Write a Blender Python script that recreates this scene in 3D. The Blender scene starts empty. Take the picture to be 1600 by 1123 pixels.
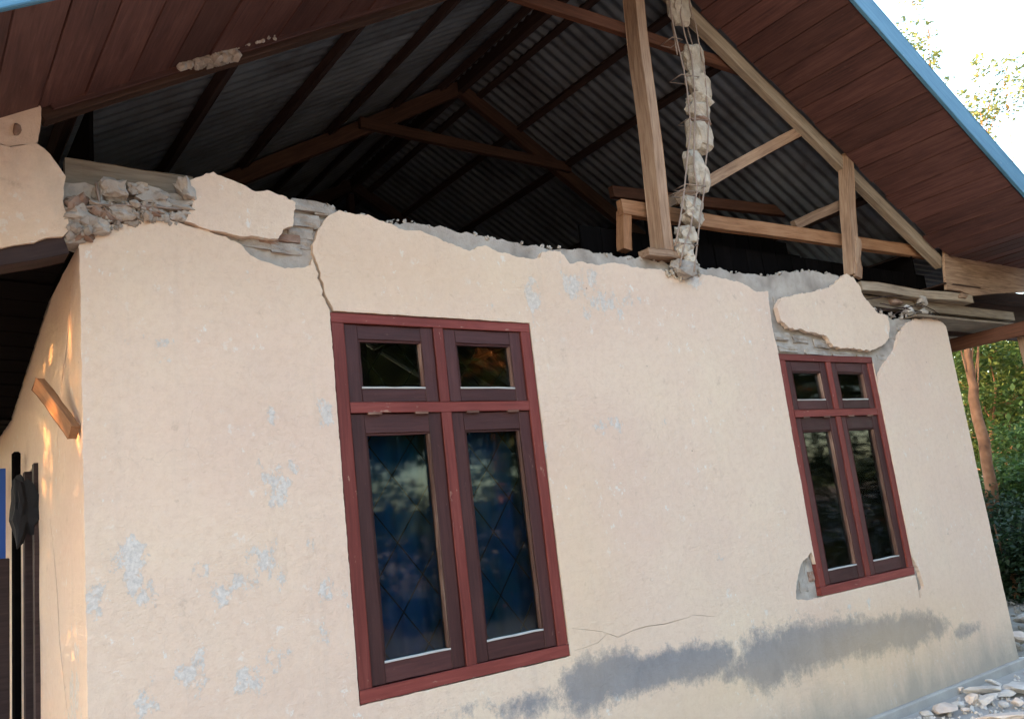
import bpy, bmesh, math, random
from math import radians, sin, cos, pi
from mathutils import Vector, Matrix, noise
from mathutils.geometry import delaunay_2d_cdt

random.seed(11)
scn = bpy.context.scene
C = scn.collection

# ------------------------------------------------------------------ camera
S = 3.5                       # metres per unit of the survey of the wall
ZOFF = 0.43                   # ground is 0.43 units below eye level
EYE = Vector((0, -S, ZOFF * S))
FPX = 1341.24
cr = Vector((.80956672, -.57579456, -.11429067))
cd = Vector((.02092424, .22287435, -.97462259))
cf = Vector((.58665484, .78663057, .19247972))
cam_d = bpy.data.cameras.new('camera')
cam = bpy.data.objects.new('camera', cam_d)
C.objects.link(cam)
cam_d.sensor_width = 36
cam_d.lens = FPX / 1600 * 36
cam_d.clip_start = .05
cam_d.clip_end = 2000
M = Matrix.Identity(4)
for i in range(3):
    M[i][0] = cr[i]; M[i][1] = -cd[i]; M[i][2] = -cf[i]; M[i][3] = EYE[i]
cam.matrix_world = M
scn.camera = cam

# ------------------------------------------------------------------ light
SUN_EL = radians(10.5)
SUN_AZ = radians(-72)         # from +Y, negative towards -X
sdir = Vector((sin(SUN_AZ) * cos(SUN_EL), cos(SUN_AZ) * cos(SUN_EL), sin(SUN_EL)))
world = bpy.data.worlds.new('World'); scn.world = world; world.use_nodes = True
wn = world.node_tree.nodes; wl = world.node_tree.links
for n in list(wn): wn.remove(n)
wo = wn.new('ShaderNodeOutputWorld'); wb = wn.new('ShaderNodeBackground'); ws = wn.new('ShaderNodeTexSky')
ws.sky_type = 'NISHITA'; ws.sun_disc = False; ws.sun_elevation = SUN_EL; ws.sun_rotation = SUN_AZ
ws.air_density = 1.0; ws.dust_density = 3.0; ws.ozone_density = .8
wb.inputs[1].default_value = .15
wl.new(ws.outputs[0], wb.inputs[0]); wl.new(wb.outputs[0], wo.inputs[0])
sun_d = bpy.data.lights.new('sun', 'SUN'); sun_d.energy = 4.2; sun_d.angle = radians(.53); sun_d.color = (1, .44, .13)
sun = bpy.data.objects.new('sun', sun_d); C.objects.link(sun)
sun.rotation_euler = sdir.to_track_quat('Z', 'Y').to_euler()
sun.location = (-20, 10, 20)
vs = scn.view_settings
vs.view_transform = 'Standard'; vs.look = 'None'; vs.gamma = 1; vs.use_curve_mapping = False
vs.exposure = 3.36
scn.render.engine = 'CYCLES'
scn.cycles.max_bounces = 6
scn.cycles.transparent_max_bounces = 12

# ------------------------------------------------------------------ survey helpers
def ray(px, py):
    return (cr * ((px - 800) / FPX) + cd * ((py - 561.5) / FPX) + cf)
def W(px, py, Y=0.0):         # point on the vertical plane at depth Y
    r = ray(px, py); return EYE + r * ((Y - EYE.y) / r.y)
def G(px, py, Z=0.0):         # point on the horizontal plane at height Z
    r = ray(px, py); return EYE + r * ((Z - EYE.z) / r.z)
def SX(px, py, X):
    r = ray(px, py); return EYE + r * ((X - EYE.x) / r.x)
def U(x, z, Y=0.0):           # survey units -> metres
    return Vector((x * S, Y, (z + ZOFF) * S))

# ------------------------------------------------------------------ materials
def mat(name, col=(.5, .5, .5), rough=.8, metal=0.0, spec=.3):
    m = bpy.data.materials.new(name); m.use_nodes = True
    b = m.node_tree.nodes['Principled BSDF']
    b.inputs['Base Color'].default_value = (*col, 1); b.inputs['Roughness'].default_value = rough
    b.inputs['Metallic'].default_value = metal; b.inputs['Specular IOR Level'].default_value = spec
    return m
class N:
    def __init__(s, m):
        s.t = m.node_tree; s.n = s.t.nodes; s.l = s.t.links; s.b = s.n['Principled BSDF']
        s.tc = s.n.new('ShaderNodeTexCoord')
    def link(s, a, b): s.l.new(a, b)
    def mapping(s, scale=(1, 1, 1), src='Object', loc=None):
        mp = s.n.new('ShaderNodeMapping'); mp.inputs['Scale'].default_value = scale
        s.link(s.tc.outputs[src], mp.inputs['Vector'])
        if loc is not None: s.link(loc, mp.inputs['Location'])
        return mp.outputs[0]
    def noise(s, vec, scale, detail=4, rough=.55, dist=0):
        n = s.n.new('ShaderNodeTexNoise'); n.inputs['Scale'].default_value = scale
        n.inputs['Detail'].default_value = detail; n.inputs['Roughness'].default_value = rough
        n.inputs['Distortion'].default_value = dist
        s.link(vec, n.inputs['Vector']); return n.outputs[0]
    def ramp(s, f, stops):
        r = s.n.new('ShaderNodeValToRGB'); e = r.color_ramp.elements
        e[0].position = stops[0][0]; e[1].position = stops[-1][0]
        for p, c in stops[1:-1]: e.new(p)
        for k, (p, c) in enumerate(stops):
            e[k].position = p; e[k].color = (*c, 1) if len(c) == 3 else c
        s.link(f, r.inputs[0]); return r.outputs[0]
    def math(s, op, a, b=None, clamp=False):
        n = s.n.new('ShaderNodeMath'); n.operation = op; n.use_clamp = clamp
        for i, v in enumerate((a, b)):
            if v is None: continue
            if isinstance(v, (int, float)): n.inputs[i].default_value = v
            else: s.link(v, n.inputs[i])
        return n.outputs[0]
    def mix(s, f, a, b, mode='MIX'):
        n = s.n.new('ShaderNodeMix'); n.data_type = 'RGBA'; n.blend_type = mode
        for k, v in ((0, f), (6, a), (7, b)):
            if isinstance(v, (int, float)): n.inputs[k].default_value = v
            elif isinstance(v, tuple): n.inputs[k].default_value = (*v, 1)
            else: s.link(v, n.inputs[k])
        return n.outputs[2]
    def bump(s, h, strength=.3, dist=.01, prev=None):
        n = s.n.new('ShaderNodeBump'); n.inputs['Strength'].default_value = strength
        n.inputs['Distance'].default_value = dist; s.link(h, n.inputs['Height'])
        if prev is not None: s.link(prev, n.inputs['Normal'])
        return n.outputs[0]
    def attr(s, name):
        n = s.n.new('ShaderNodeAttribute'); n.attribute_name = name; return n.outputs['Fac']
    def random(s):
        n = s.n.new('ShaderNodeObjectInfo'); return n.outputs['Random']
    def rloc(s):
        n = s.n.new('ShaderNodeObjectInfo'); v = s.n.new('ShaderNodeCombineXYZ')
        a = s.math('MULTIPLY', n.outputs['Random'], 37.0); b = s.math('MULTIPLY', n.outputs['Random'], 91.0)
        s.link(a, v.inputs[0]); s.link(b, v.inputs[1]); return v.outputs[0]

def wood_mat(name, cols, grain=1.0, rough=.8, paint=None, bumps=.35, knots=True):
    m = mat(name, cols[1], rough); q = N(m); rl = q.rloc()
    v = q.mapping((1.6, 26, 26), loc=rl); v2 = q.mapping((1.2, 4, 4), loc=rl)
    g = q.noise(v, 2.2 * grain, 6, .65, .6); big = q.noise(v2, 1.4, 4, .6)
    f = q.math('ADD', q.math('MULTIPLY', g, .6), q.math('MULTIPLY', big, .4))
    c = q.ramp(f, [(.32, cols[0]), (.5, cols[1]), (.68, cols[2])])
    rr = q.random()
    br = q.math('ADD', q.math('MULTIPLY', rr, .5), .75)
    vm = q.n.new('ShaderNodeVectorMath'); vm.operation = 'SCALE'; q.link(c, vm.inputs[0]); q.link(br, vm.inputs['Scale'])
    c = vm.outputs[0]
    if paint:
        pc, th, soft = paint
        w = q.noise(q.mapping((4, 12, 12), loc=rl), 3.0, 6, .7)
        c = q.mix(q.ramp(w, [(th, (0, 0, 0)), (th + soft, (1, 1, 1))]), c, pc)
    q.link(c, q.b.inputs['Base Color'])
    q.link(q.bump(g, bumps, .004), q.b.inputs['Normal'])
    return m

M_pine = wood_mat('pale_weathered_wood', [(.13, .075, .048), (.30, .195, .13), (.44, .32, .225)])
M_pine2 = wood_mat('orange_wood', [(.12, .055, .025), (.24, .12, .06), (.34, .19, .105)])
M_red = wood_mat('reddish_wood', [(.05, .020, .012), (.11, .045, .026), (.17, .075, .045)])
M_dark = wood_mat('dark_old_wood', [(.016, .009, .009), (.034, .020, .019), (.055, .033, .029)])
M_rough = wood_mat('grey_sawn_wood', [(.12, .09, .065), (.25, .20, .15), (.36, .30, .23)])
M_plank = wood_mat('maroon_stained_plank', [(.038, .016, .015), (.084, .036, .031), (.13, .062, .052)], rough=.65, paint=((.14, .085, .075), .62, .16))
M_winred = wood_mat('red_oxide_frame_paint', [(.105, .022, .018), (.16, .034, .028), (.21, .055, .045)], rough=.6, paint=((.30, .17, .13), .64, .03), bumps=.3)
M_sash = wood_mat('dark_maroon_sash_paint', [(.035, .013, .013), (.055, .02, .02), (.08, .03, .028)], rough=.55, paint=((.13, .07, .06), .66, .05), bumps=.3)
M_bead = wood_mat('worn_bead_wood', [(.05, .022, .018), (.12, .06, .042), (.30, .20, .15)], rough=.7)
M_beadw = mat('whitish_putty', (.5, .5, .5), .7)

def plaster_mat():
    m = mat('peach_painted_plaster', (.6, .42, .3), .85, spec=.2); q = N(m)
    v = q.mapping((1, 1, 1)); vs_ = q.mapping((1, 1, .35))
    big = q.noise(v, .8, 4, .6); mid = q.noise(v, 3, 6, .65); fine = q.noise(v, 55, 4, .6); med = q.noise(vs_, 14, 6, .7)
    base = q.ramp(big, [(.3, (.66, .505, .415)), (.5, (.695, .555, .445)), (.7, (.715, .59, .46))])
    base = q.mix(q.ramp(mid, [(.35, (0, 0, 0)), (.75, (.35, .35, .35))]), base, (.665, .50, .42))
    # slight dirt
    dk = q.noise(v, 9, 8, .75)
    base = q.mix(q.ramp(dk, [(.60, (0, 0, 0)), (.68, (.45, .45, .45))]), base, (.40, .30, .23))
    # fine mottling, rain streaks and hairline crazing
    mot = q.noise(v, 26, 8, .8)
    base = q.mix(q.ramp(mot, [(.39, (.28, .28, .28)), (.54, (0, 0, 0))]), base, (.54, .40, .31))
    stk = q.noise(q.mapping((1, 1, .06)), 9, 6, .7)
    base = q.mix(q.ramp(stk, [(.56, (0, 0, 0)), (.78, (.35, .35, .35))]), base, (.50, .42, .36))
    dv = q.n.new('ShaderNodeTexVoronoi'); dv.feature = 'DISTANCE_TO_EDGE'; dv.inputs['Scale'].default_value = 2.3
    wv = q.n.new('ShaderNodeVectorMath'); wv.operation = 'ADD'
    wn_ = q.n.new('ShaderNodeTexNoise'); wn_.inputs['Scale'].default_value = 5; wn_.inputs['Detail'].default_value = 6; q.link(v, wn_.inputs['Vector'])
    sc_ = q.n.new('ShaderNodeVectorMath'); sc_.operation = 'SCALE'; sc_.inputs['Scale'].default_value = .35; q.link(wn_.outputs[1], sc_.inputs[0])
    q.link(v, wv.inputs[0]); q.link(sc_.outputs[0], wv.inputs[1]); q.link(wv.outputs[0], dv.inputs['Vector'])
    hg = q.ramp(q.noise(v, 1.3, 3), [(.54, (0, 0, 0)), (.66, (1, 1, 1))])
    hair = q.mix(1.0, q.ramp(dv.outputs['Distance'], [(.002, (.22, .22, .22)), (.005, (0, 0, 0))]), hg, 'MULTIPLY')
    base = q.mix(hair, base, (.30, .22, .17))
    # scattered small white scuffs
    sf = q.noise(q.mapping((1, 1, .8)), 17, 8, .75)
    sg = q.ramp(q.noise(v, 2.1, 3), [(.47, (0, 0, 0)), (.60, (1, 1, 1))])
    base = q.mix(q.mix(1.0, q.ramp(sf, [(.585, (0, 0, 0)), (.61, (.9, .9, .9))]), sg, 'MULTIPLY'), base, (.70, .67, .63))
    # peeled spots (attribute) with ragged edge
    peel = q.attr('peel')
    pn = q.noise(q.mapping((1, 1, .7)), 11, 12, .78)
    pn2 = q.math('MULTIPLY', q.math('SUBTRACT', pn, .53), 4.2)
    pf = q.math('ADD', peel, pn2)
    m1 = q.ramp(pf, [(.60, (0, 0, 0)), (.66, (.85, .85, .85))])
    fr = q.noise(v, 45, 4, .7)
    chalk = q.ramp(fr, [(.35, (.46, .45, .44)), (.65, (.68, .66, .63))])
    base = q.mix(m1, base, chalk)
    m2 = q.ramp(pf, [(1.0, (0, 0, 0)), (1.3, (.8, .8, .8))])
    base = q.mix(m2, base, (.36, .36, .365))
    # damp, dirty grey band with ragged border
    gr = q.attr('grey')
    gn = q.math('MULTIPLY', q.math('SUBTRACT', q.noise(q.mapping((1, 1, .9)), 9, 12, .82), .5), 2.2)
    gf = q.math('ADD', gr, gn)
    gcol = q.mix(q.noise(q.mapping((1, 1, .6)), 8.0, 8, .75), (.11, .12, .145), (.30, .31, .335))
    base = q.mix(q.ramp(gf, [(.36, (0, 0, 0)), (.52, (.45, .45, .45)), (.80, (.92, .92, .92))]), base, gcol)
    # splash-dirt near the ground
    dt = q.attr('dirt')
    dn = q.math('MULTIPLY', q.math('SUBTRACT', q.noise(q.mapping((1, 1, .45)), 4, 7, .7), .5), 1.3)
    df = q.math('ADD', dt, dn)
    base = q.mix(q.ramp(df, [(.25, (0, 0, 0)), (.95, (.9, .9, .9))]), base, (.33, .305, .27))
    yl = q.attr('yellow')
    base = q.mix(q.math('MULTIPLY', yl, .5, True), base, (.62, .43, .22))
    # small dark pits
    vo = q.n.new('ShaderNodeTexVoronoi'); vo.inputs['Scale'].default_value = 7; q.link(q.mapping((1, 1, 1)), vo.inputs['Vector'])
    pit = q.ramp(vo.outputs['Distance'], [(.02, (.6, .6, .6)), (.05, (0, 0, 0))])
    gate = q.ramp(q.noise(v, 1.7, 2), [(.52, (0, 0, 0)), (.56, (1, 1, 1))])
    pm = q.mix(1.0, pit, gate, 'MULTIPLY')
    base = q.mix(pm, base, (.12, .09, .07))
    q.link(base, q.b.inputs['Base Color'])
    n1 = q.bump(q.noise(v, 9, 6, .65, .3), .32, .016)
    tro = q.n.new('ShaderNodeMapping'); tro.inputs['Rotation'].default_value = (0, .6, 0); tro.inputs['Scale'].default_value = (1, 1, 4.5); q.link(q.tc.outputs['Object'], tro.inputs['Vector'])
    n2 = q.bump(q.noise(tro.outputs[0], 11, 6, .75, .8), .4, .008, n1)
    rid = q.ramp(q.noise(v, 21, 8, .72, .9), [(.50, (0, 0, 0)), (.62, (1, 1, 1))]); rg = q.ramp(q.noise(v, 1.9, 3), [(.40, (.15, .15, .15)), (.62, (1, 1, 1))])
    n3 = q.bump(q.mix(1.0, rid, rg, 'MULTIPLY'), .36, .005, n2); n3 = q.bump(q.noise(v, 60, 5, .8), .8, .004, n3)
    n4 = q.bump(m1, .5, .0025, n3); n4 = q.bump(hair, .6, -.003, n4)
    q.link(n4, q.b.inputs['Normal'])
    return m
M_plaster = plaster_mat()

def stone_mat(name, cols, scale=6, b=.6, bd=.01):
    m = mat(name, cols[1], .92, spec=.15); q = N(m); v = q.mapping((1, 1, 1), loc=q.rloc())
    a = q.noise(v, scale, 8, .7); f = q.noise(v, scale * 8, 5, .7)
    c = q.ramp(a, [(.32, cols[0]), (.5, cols[1]), (.68, cols[2])])
    c = q.mix(q.ramp(f, [(.45, (0, 0, 0)), (.75, (.6, .6, .6))]), c, cols[0])
    q.link(c, q.b.inputs['Base Color'])
    n1 = q.bump(a, b, bd * 2); q.link(q.bump(f, b, bd * .35, n1), q.b.inputs['Normal'])
    return m
M_core = stone_mat('grey_mortar', [(.21, .18, .155), (.38, .345, .31), (.50, .465, .425)], 5)
M_brick = stone_mat('mortar_smeared_brick', [(.20, .17, .145), (.36, .325, .29), (.48, .445, .405)], 9)
M_brickred = stone_mat('raw_brick', [(.15, .09, .065), (.27, .18, .14), (.38, .31, .26)], 8)
M_chunk = stone_mat('pale_concrete_chunk', [(.36, .30, .24), (.55, .49, .41), (.68, .62, .54)], 12, .8, .012)
M_conc = stone_mat('grey_concrete', [(.27, .26, .25), (.36, .35, .335), (.44, .43, .41)], 3, .3)
M_rub = stone_mat('rubble_grey', [(.40, .37, .35), (.54, .51, .48), (.66, .63, .60)], 7)
M_rubp = stone_mat('rubble_painted', [(.52, .42, .36), (.66, .56, .49), (.74, .66, .60)], 7)
M_ground = stone_mat('dusty_ground', [(.16, .14, .115), (.27, .245, .21), (.37, .34, .30)], 1.6)
M_rebar = mat('rusty_wire', (.30, .23, .19), .6, .3)
M_blue = wood_mat('pale_blue_fascia_paint', [(.05, .145, .24), (.07, .19, .30), (.11, .25, .37)], rough=.55, paint=((.35, .42, .48), .66, .08), bumps=.2)
M_black = mat('black_cloth', (.012, .012, .014), .9)
M_tarp = mat('blue_sheet', (.03, .09, .35), .6)

def zinc():
    m = mat('zinc_sheet', (.15, .16, .17), .55, .3); q = N(m); v = q.mapping((1, 1, 1), loc=q.rloc())
    a = q.noise(v, 1.6, 6, .7)
    c = q.ramp(a, [(.3, (.065, .064, .072)), (.48, (.125, .148, .180)), (.7, (.19, .225, .27))])
    q.link(c, q.b.inputs['Base Color']); q.link(q.bump(q.noise(v, 12, 4), .1, .004), q.b.inputs['Normal'])
    return m
M_zinc = zinc()

def curtain_mat():
    m = mat('deep_blue_curtain', (.015, .06, .17), .85); q = N(m)
    c = q.ramp(q.noise(q.mapping((1, 1, 1)), 2.4, 4), [(.35, (.010, .085, .15)), (.65, (.012, .085, .30))])
    q.link(c, q.b.inputs['Base Color']); return m
M_curt = curtain_mat()
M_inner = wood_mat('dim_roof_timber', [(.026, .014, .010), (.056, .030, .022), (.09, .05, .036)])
M_void = wood_mat('shade_black_board', [(.0015, .0013, .0012), (.003, .0025, .0025), (.005, .004, .004)], rough=1.0)  # deep shade under roof and eave put into a near-black board colour
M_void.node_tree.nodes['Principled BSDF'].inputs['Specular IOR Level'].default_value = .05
M_curtg = mat('grey_green_curtain', (.04, .07, .07), .9)
M_grille = mat('grille_metal', (.006, .006, .008), .6, .2)
M_inside = mat('dim_plaster_inside', (.16, .14, .12), .9)

def glass_mat():
    m = bpy.data.materials.new('window_glass'); m.use_nodes = True; t = m.node_tree
    for n in list(t.nodes): t.nodes.remove(n)
    o = t.nodes.new('ShaderNodeOutputMaterial'); mx = t.nodes.new('ShaderNodeMixShader')
    tr = t.nodes.new('ShaderNodeBsdfTransparent'); gl = t.nodes.new('ShaderNodeBsdfGlossy')
    tr.inputs[0].default_value = (.62, .70, .70, 1); gl.inputs['Roughness'].default_value = .04; gl.inputs[0].default_value = (.9, .95, 1, 1)
    fr = t.nodes.new('ShaderNodeFresnel'); fr.inputs[0].default_value = 1.42
    t.links.new(fr.outputs[0], mx.inputs[0]); t.links.new(tr.outputs[0], mx.inputs[1]); t.links.new(gl.outputs[0], mx.inputs[2])
    t.links.new(mx.outputs[0], o.inputs[0]); return m
M_glass = glass_mat()

def leaf_mat(name, a, b, c):
    m = mat(name, b, .55, spec=.35); q = N(m)
    n = q.n.new('ShaderNodeAttribute'); n.attribute_name = 'tone'
    col = q.ramp(n.outputs['Fac'], [(0, a), (.55, b), (1, c)])
    q.link(col, q.b.inputs['Base Color'])
    tl = q.n.new('ShaderNodeBsdfTranslucent'); q.link(col, tl.inputs[0])
    mx = q.n.new('ShaderNodeMixShader'); mx.inputs[0].default_value = .4
    out = [x for x in q.n if x.type == 'OUTPUT_MATERIAL'][0]
    q.link(q.b.outputs[0], mx.inputs[1]); q.link(tl.outputs[0], mx.inputs[2]); q.link(mx.outputs[0], out.inputs[0])
    return m
M_leafg = leaf_mat('green_leaves', (.022, .05, .014), (.05, .10, .025), (.11, .17, .04))
M_leafy = leaf_mat('yellow_green_leaves', (.035, .07, .02), (.075, .13, .03), (.22, .24, .06))
M_leafd = leaf_mat('dark_leaves', (.010, .024, .010), (.022, .045, .018), (.05, .08, .03))
M_leafp = leaf_mat('blown_pale_leaves', (.10, .16, .06), (.18, .26, .12), (.32, .40, .22))  # paled to imitate foliage blown out against the bright sky
M_bark = stone_mat('brown_bark', [(.10, .05, .03), (.22, .11, .06), (.32, .18, .11)], 5)

# ------------------------------------------------------------------ object helpers
def obj(name, me, m=None, parent=None):
    if isinstance(me, bmesh.types.BMesh):
        bm = me; me = bpy.data.meshes.new(name); bm.to_mesh(me); bm.free()
    if m is not None and not me.materials: me.materials.append(m)
    o = bpy.data.objects.new(name, me); C.objects.link(o)
    if parent is not None: o.parent = parent
    return o
def tag(o, label=None, cat=None, group=None, kind=None):
    if label: o['label'] = label
    if cat: o['category'] = cat
    if group: o['group'] = group
    if kind: o['kind'] = kind
    return o
def empty(name, label, cat, loc=(0, 0, 0), group=None):
    o = bpy.data.objects.new(name, None); C.objects.link(o); o.location = loc
    o.empty_display_size = .2
    return tag(o, label, cat, group)
def pyd(name, v, f, smooth=False):
    me = bpy.data.meshes.new(name); me.from_pydata(v, [], f); me.update()
    if smooth: me.polygons.foreach_set('use_smooth', [True] * len(me.polygons))
    return me
def boxv(vs_, fs, x0, x1, y0, y1, z0, z1):
    b = len(vs_)
    vs_ += [(x0, y0, z0), (x1, y0, z0), (x1, y1, z0), (x0, y1, z0), (x0, y0, z1), (x1, y0, z1), (x1, y1, z1), (x0, y1, z1)]
    fs += [tuple(b + i for i in f) for f in ((0, 3, 2, 1), (4, 5, 6, 7), (0, 1, 5, 4), (1, 2, 6, 5), (2, 3, 7, 6), (3, 0, 4, 7))]
def boxes(name, L, m, parent=None, bevel=0.0):
    v, f = [], []
    for b in L: boxv(v, f, *b)
    me = pyd(name, v, f)
    if bevel:
        bm = bmesh.new(); bm.from_mesh(me); bmesh.ops.bevel(bm, geom=bm.edges[:], offset=bevel, segments=1, affect='EDGES'); bm.to_mesh(me); bm.free()
    return obj(name, me, m, parent)
HOUSE = None
def beam(name, p0, p1, w, h, m, parent=None, up=Vector((0, 0, 1)), wob=.003, segs=8, bev=.003, twist=0):
    """sawn timber from p0 to p1: local X runs along it; w across (level), h along 'up'"""
    p0 = Vector(p0); p1 = Vector(p1); ax = (p1 - p0); L = ax.length; ax.normalize()
    side = up.cross(ax).normalized(); u2 = ax.cross(side).normalized()
    v, f = [], []
    ph = random.random() * 50
    for k in range(segs + 1):
        t = k / segs
        ox = noise.noise(Vector((ph, t * 3, 0))) * wob * 2; oz = noise.noise(Vector((ph, 7, t * 3))) * wob * 2
        for (a, b) in ((-1, -1), (1, -1), (1, 1), (-1, 1)):
            for (da, db) in (((-a) * bev, 0), (0, (-b) * bev)) if (a * b > 0) else ((0, (-b) * bev), ((-a) * bev, 0)):
                j = wob * .35
                v.append((t * L, a * w / 2 + da + ox + random.uniform(-j, j), b * h / 2 + db + oz + random.uniform(-j, j)))
    for k in range(segs):
        for i in range(8):
            a = k * 8 + i; b = k * 8 + (i + 1) % 8
            f.append((a, a + 8, b + 8, b))
    f.append(tuple(range(8))); f.append(tuple(segs * 8 + i for i in reversed(range(8))))
    me = pyd(name, v, f)
    bm = bmesh.new(); bm.from_mesh(me); bmesh.ops.recalc_face_normals(bm, faces=bm.faces[:]); bm.to_mesh(me); bm.free()
    o = obj(name, me, m, parent)
    mw = Matrix.Identity(4)
    for i in range(3):
        mw[i][0] = ax[i]; mw[i][1] = side[i]; mw[i][2] = u2[i]; mw[i][3] = p0[i]
    o.matrix_world = mw
    return o
def tube(name, pts, r, m, parent=None, n=6, radii=None):
    pts = [Vector(p) for p in pts]; v, f = [], []
    for i, p in enumerate(pts):
        d = (pts[min(i + 1, len(pts) - 1)] - pts[max(i - 1, 0)]).normalized()
        a = d.orthogonal().normalized() if abs(d.z) > .9 else Vector((0, 0, 1)).cross(d).normalized()
        b = d.cross(a); rr = radii[i] if radii else r
        for k in range(n):
            t = 2 * pi * k / n; v.append(tuple(p + a * cos(t) * rr + b * sin(t) * rr))
    for i in range(len(pts) - 1):
        for k in range(n):
            a = i * n + k; b = i * n + (k + 1) % n; f.append((a, b, b + n, a + n))
    f.append(tuple(reversed(range(n)))); f.append(tuple((len(pts) - 1) * n + k for k in range(n)))
    return obj(name, pyd(name, v, f, True), m, parent)

def jag(loop, step=.02, amp=.005, seed=0, closed=True):
    out = []; n = len(loop)
    for i in range(n):
        a = Vector(loop[i]); b = Vector(loop[(i + 1) % n]); L = (b - a).length; k = max(1, int(L / step))
        nn = Vector((-(b - a).y, (b - a).x)) / max(L, 1e-6)
        amp_ = amp; amp = amp * (.3 if L > .3 and min(abs((b - a).x), abs((b - a).y)) < .06 else 1.0)
        for j in range(k):
            p = a + (b - a) * (j / k)
            d = noise.noise(Vector((p.x * 13, p.y * 13, seed))) * amp * 1.3 + noise.noise(Vector((p.x * 47, p.y * 47, seed + 3))) * amp + noise.noise(Vector((p.x * 110, p.y * 110, seed + 7))) * amp * .8
            out.append(p + nn * d)
        amp = amp_
    return out
def inside(pts, loop):
    res = []
    for p in pts:
        x, y = p; c = False; n = len(loop); j = n - 1
        for i in range(n):
            xi, yi = loop[i]; xj, yj = loop[j]
            if (yi > y) != (yj > y) and x < (xj - xi) * (y - yi) / (yj - yi) + xi: c = not c
            j = i
        res.append(c)
    return res
import numpy as np
def inside_np(P, loop):
    x = P[:, 0]; y = P[:, 1]; c = np.zeros(len(P), bool); n = len(loop); j = n - 1
    for i in range(n):
        xi, yi = loop[i]; xj, yj = loop[j]
        if yi != yj:
            k = ((yi > y) != (yj > y)) & (x < (xj - xi) * (y - yi) / (yj - yi) + xi); c ^= k
        j = i
    return c
def plate(name, outer, holes, yf, thick, m, parent, grid=.05, relief=.003, rscale=3.0, attrs=None, frame=None, rim_rough=.004):
    """irregular slab: outline(s) in (X,Z), front at yf, thickness to +Y"""
    loops = [outer] + holes
    pts, edges = [], []
    for lp in loops:
        b = len(pts); n = len(lp)
        pts += [Vector((p[0], p[1])) for p in lp]; edges += [(b + i, b + (i + 1) % n) for i in range(n)]
    nb = len(pts)
    xs = [p[0] for p in outer]; zs = [p[1] for p in outer]
    gx = np.arange(min(xs), max(xs), grid); gz = np.arange(min(zs), max(zs), grid)
    GX, GZ = np.meshgrid(gx, gz); P = np.stack([GX.ravel(), GZ.ravel()], 1)
    rs = np.random.RandomState(5); P = P + rs.uniform(-.25, .25, P.shape) * grid
    ok = inside_np(P, outer)
    for h in holes: ok &= ~inside_np(P, h)
    pts += [Vector((float(a), float(b))) for a, b in P[ok]]
    r = delaunay_2d_cdt(pts, edges, [], 0, 1e-6)
    vv = r[0]; tris = r[2]
    cen = np.array([[sum(vv[i][0] for i in t) / 3, sum(vv[i][1] for i in t) / 3] for t in tris])
    ok = inside_np(cen, outer)
    for h in holes: ok &= ~inside_np(cen, h)
    tris = [t for t, k in zip(tris, ok) if k]
    nv = len(vv); v = []
    def rel(p, sd):
        return relief * (noise.noise(Vector((p[0] * rscale, p[1] * rscale, sd))) + .5 * noise.noise(Vector((p[0] * rscale * 3.3, p[1] * rscale * 3.3, sd + 5))))
    for p in vv: v.append((p[0], yf + rel(p, 1.3), p[1]))
    for p in vv: v.append((p[0], yf + thick + rel(p, 9.3) * .5, p[1]))
    f = []; cnt = {}
    for t in tris:
        a, b, c = t
        ar = (vv[b][0] - vv[a][0]) * (vv[c][1] - vv[a][1]) - (vv[b][1] - vv[a][1]) * (vv[c][0] - vv[a][0])
        if ar < 0: a, b, c = a, c, b
        f.append((a, b, c)); f.append((a + nv, c + nv, b + nv))
        for e in ((a, b), (b, c), (c, a)): cnt[e] = 1
    for (a, b) in list(cnt):
        if (b, a) not in cnt: f.append((b, a, a + nv, b + nv))
    me = bpy.data.meshes.new(name); me.from_pydata(v, [], f); me.update()
    me.polygons.foreach_set('use_smooth', [True] * len(me.polygons)); me.set_sharp_from_angle(angle=radians(28))
    if attrs:
        for an, fn in attrs.items():
            at = me.attributes.new(an, 'FLOAT', 'POINT'); at.data.foreach_set('value', [fn(p[0], p[2]) for p in v])
    o = obj(name, me, m, parent)
    if frame is not None: o.matrix_world = frame
    return o
def XZ(L, Y=0.0): return [(W(px, py, Y).x, W(px, py, Y).z) for px, py in L]
def lump(name, c, size, m, parent=None, seed=0, sub=2, rough=.28, rot=None, flat=False, cuts=4):
    """broken stone: icosphere roughened and cut by a few planes so that it has faces and corners"""
    bm = bmesh.new(); bmesh.ops.create_icosphere(bm, subdivisions=sub, radius=1.0)
    rnd = random.Random(seed)
    for v in bm.verts:
        d = v.co.normalized(); q = max(abs(d.x), abs(d.y), abs(d.z)); v.co = d * (1 / q * .62 + .38)
    pl = [(Vector((rnd.uniform(-1, 1), rnd.uniform(-1, 1), rnd.uniform(-1, 1))).normalized(), rnd.uniform(.55, .9)) for _ in range(cuts)]
    for v in bm.verts:
        for n_, d_ in pl:
            k = v.co.dot(n_) - d_
            if k > 0: v.co -= n_ * k
        v.co *= 1 + rough * noise.noise(v.co * 1.7 + Vector((seed * 3.1, 0, 0))) + rough * .4 * noise.noise(v.co * 5 + Vector((0, seed * 1.7, 0)))
        v.co = Vector((v.co.x * size[0] / 2, v.co.y * size[1] / 2, v.co.z * size[2] / 2))
    o = obj(name, bm, m, parent)
    o.matrix_world = Matrix.Translation(Vector(c)) @ (rot.to_matrix().to_4x4() if rot else Matrix.Identity(4))
    return o
from mathutils import Euler

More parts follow.
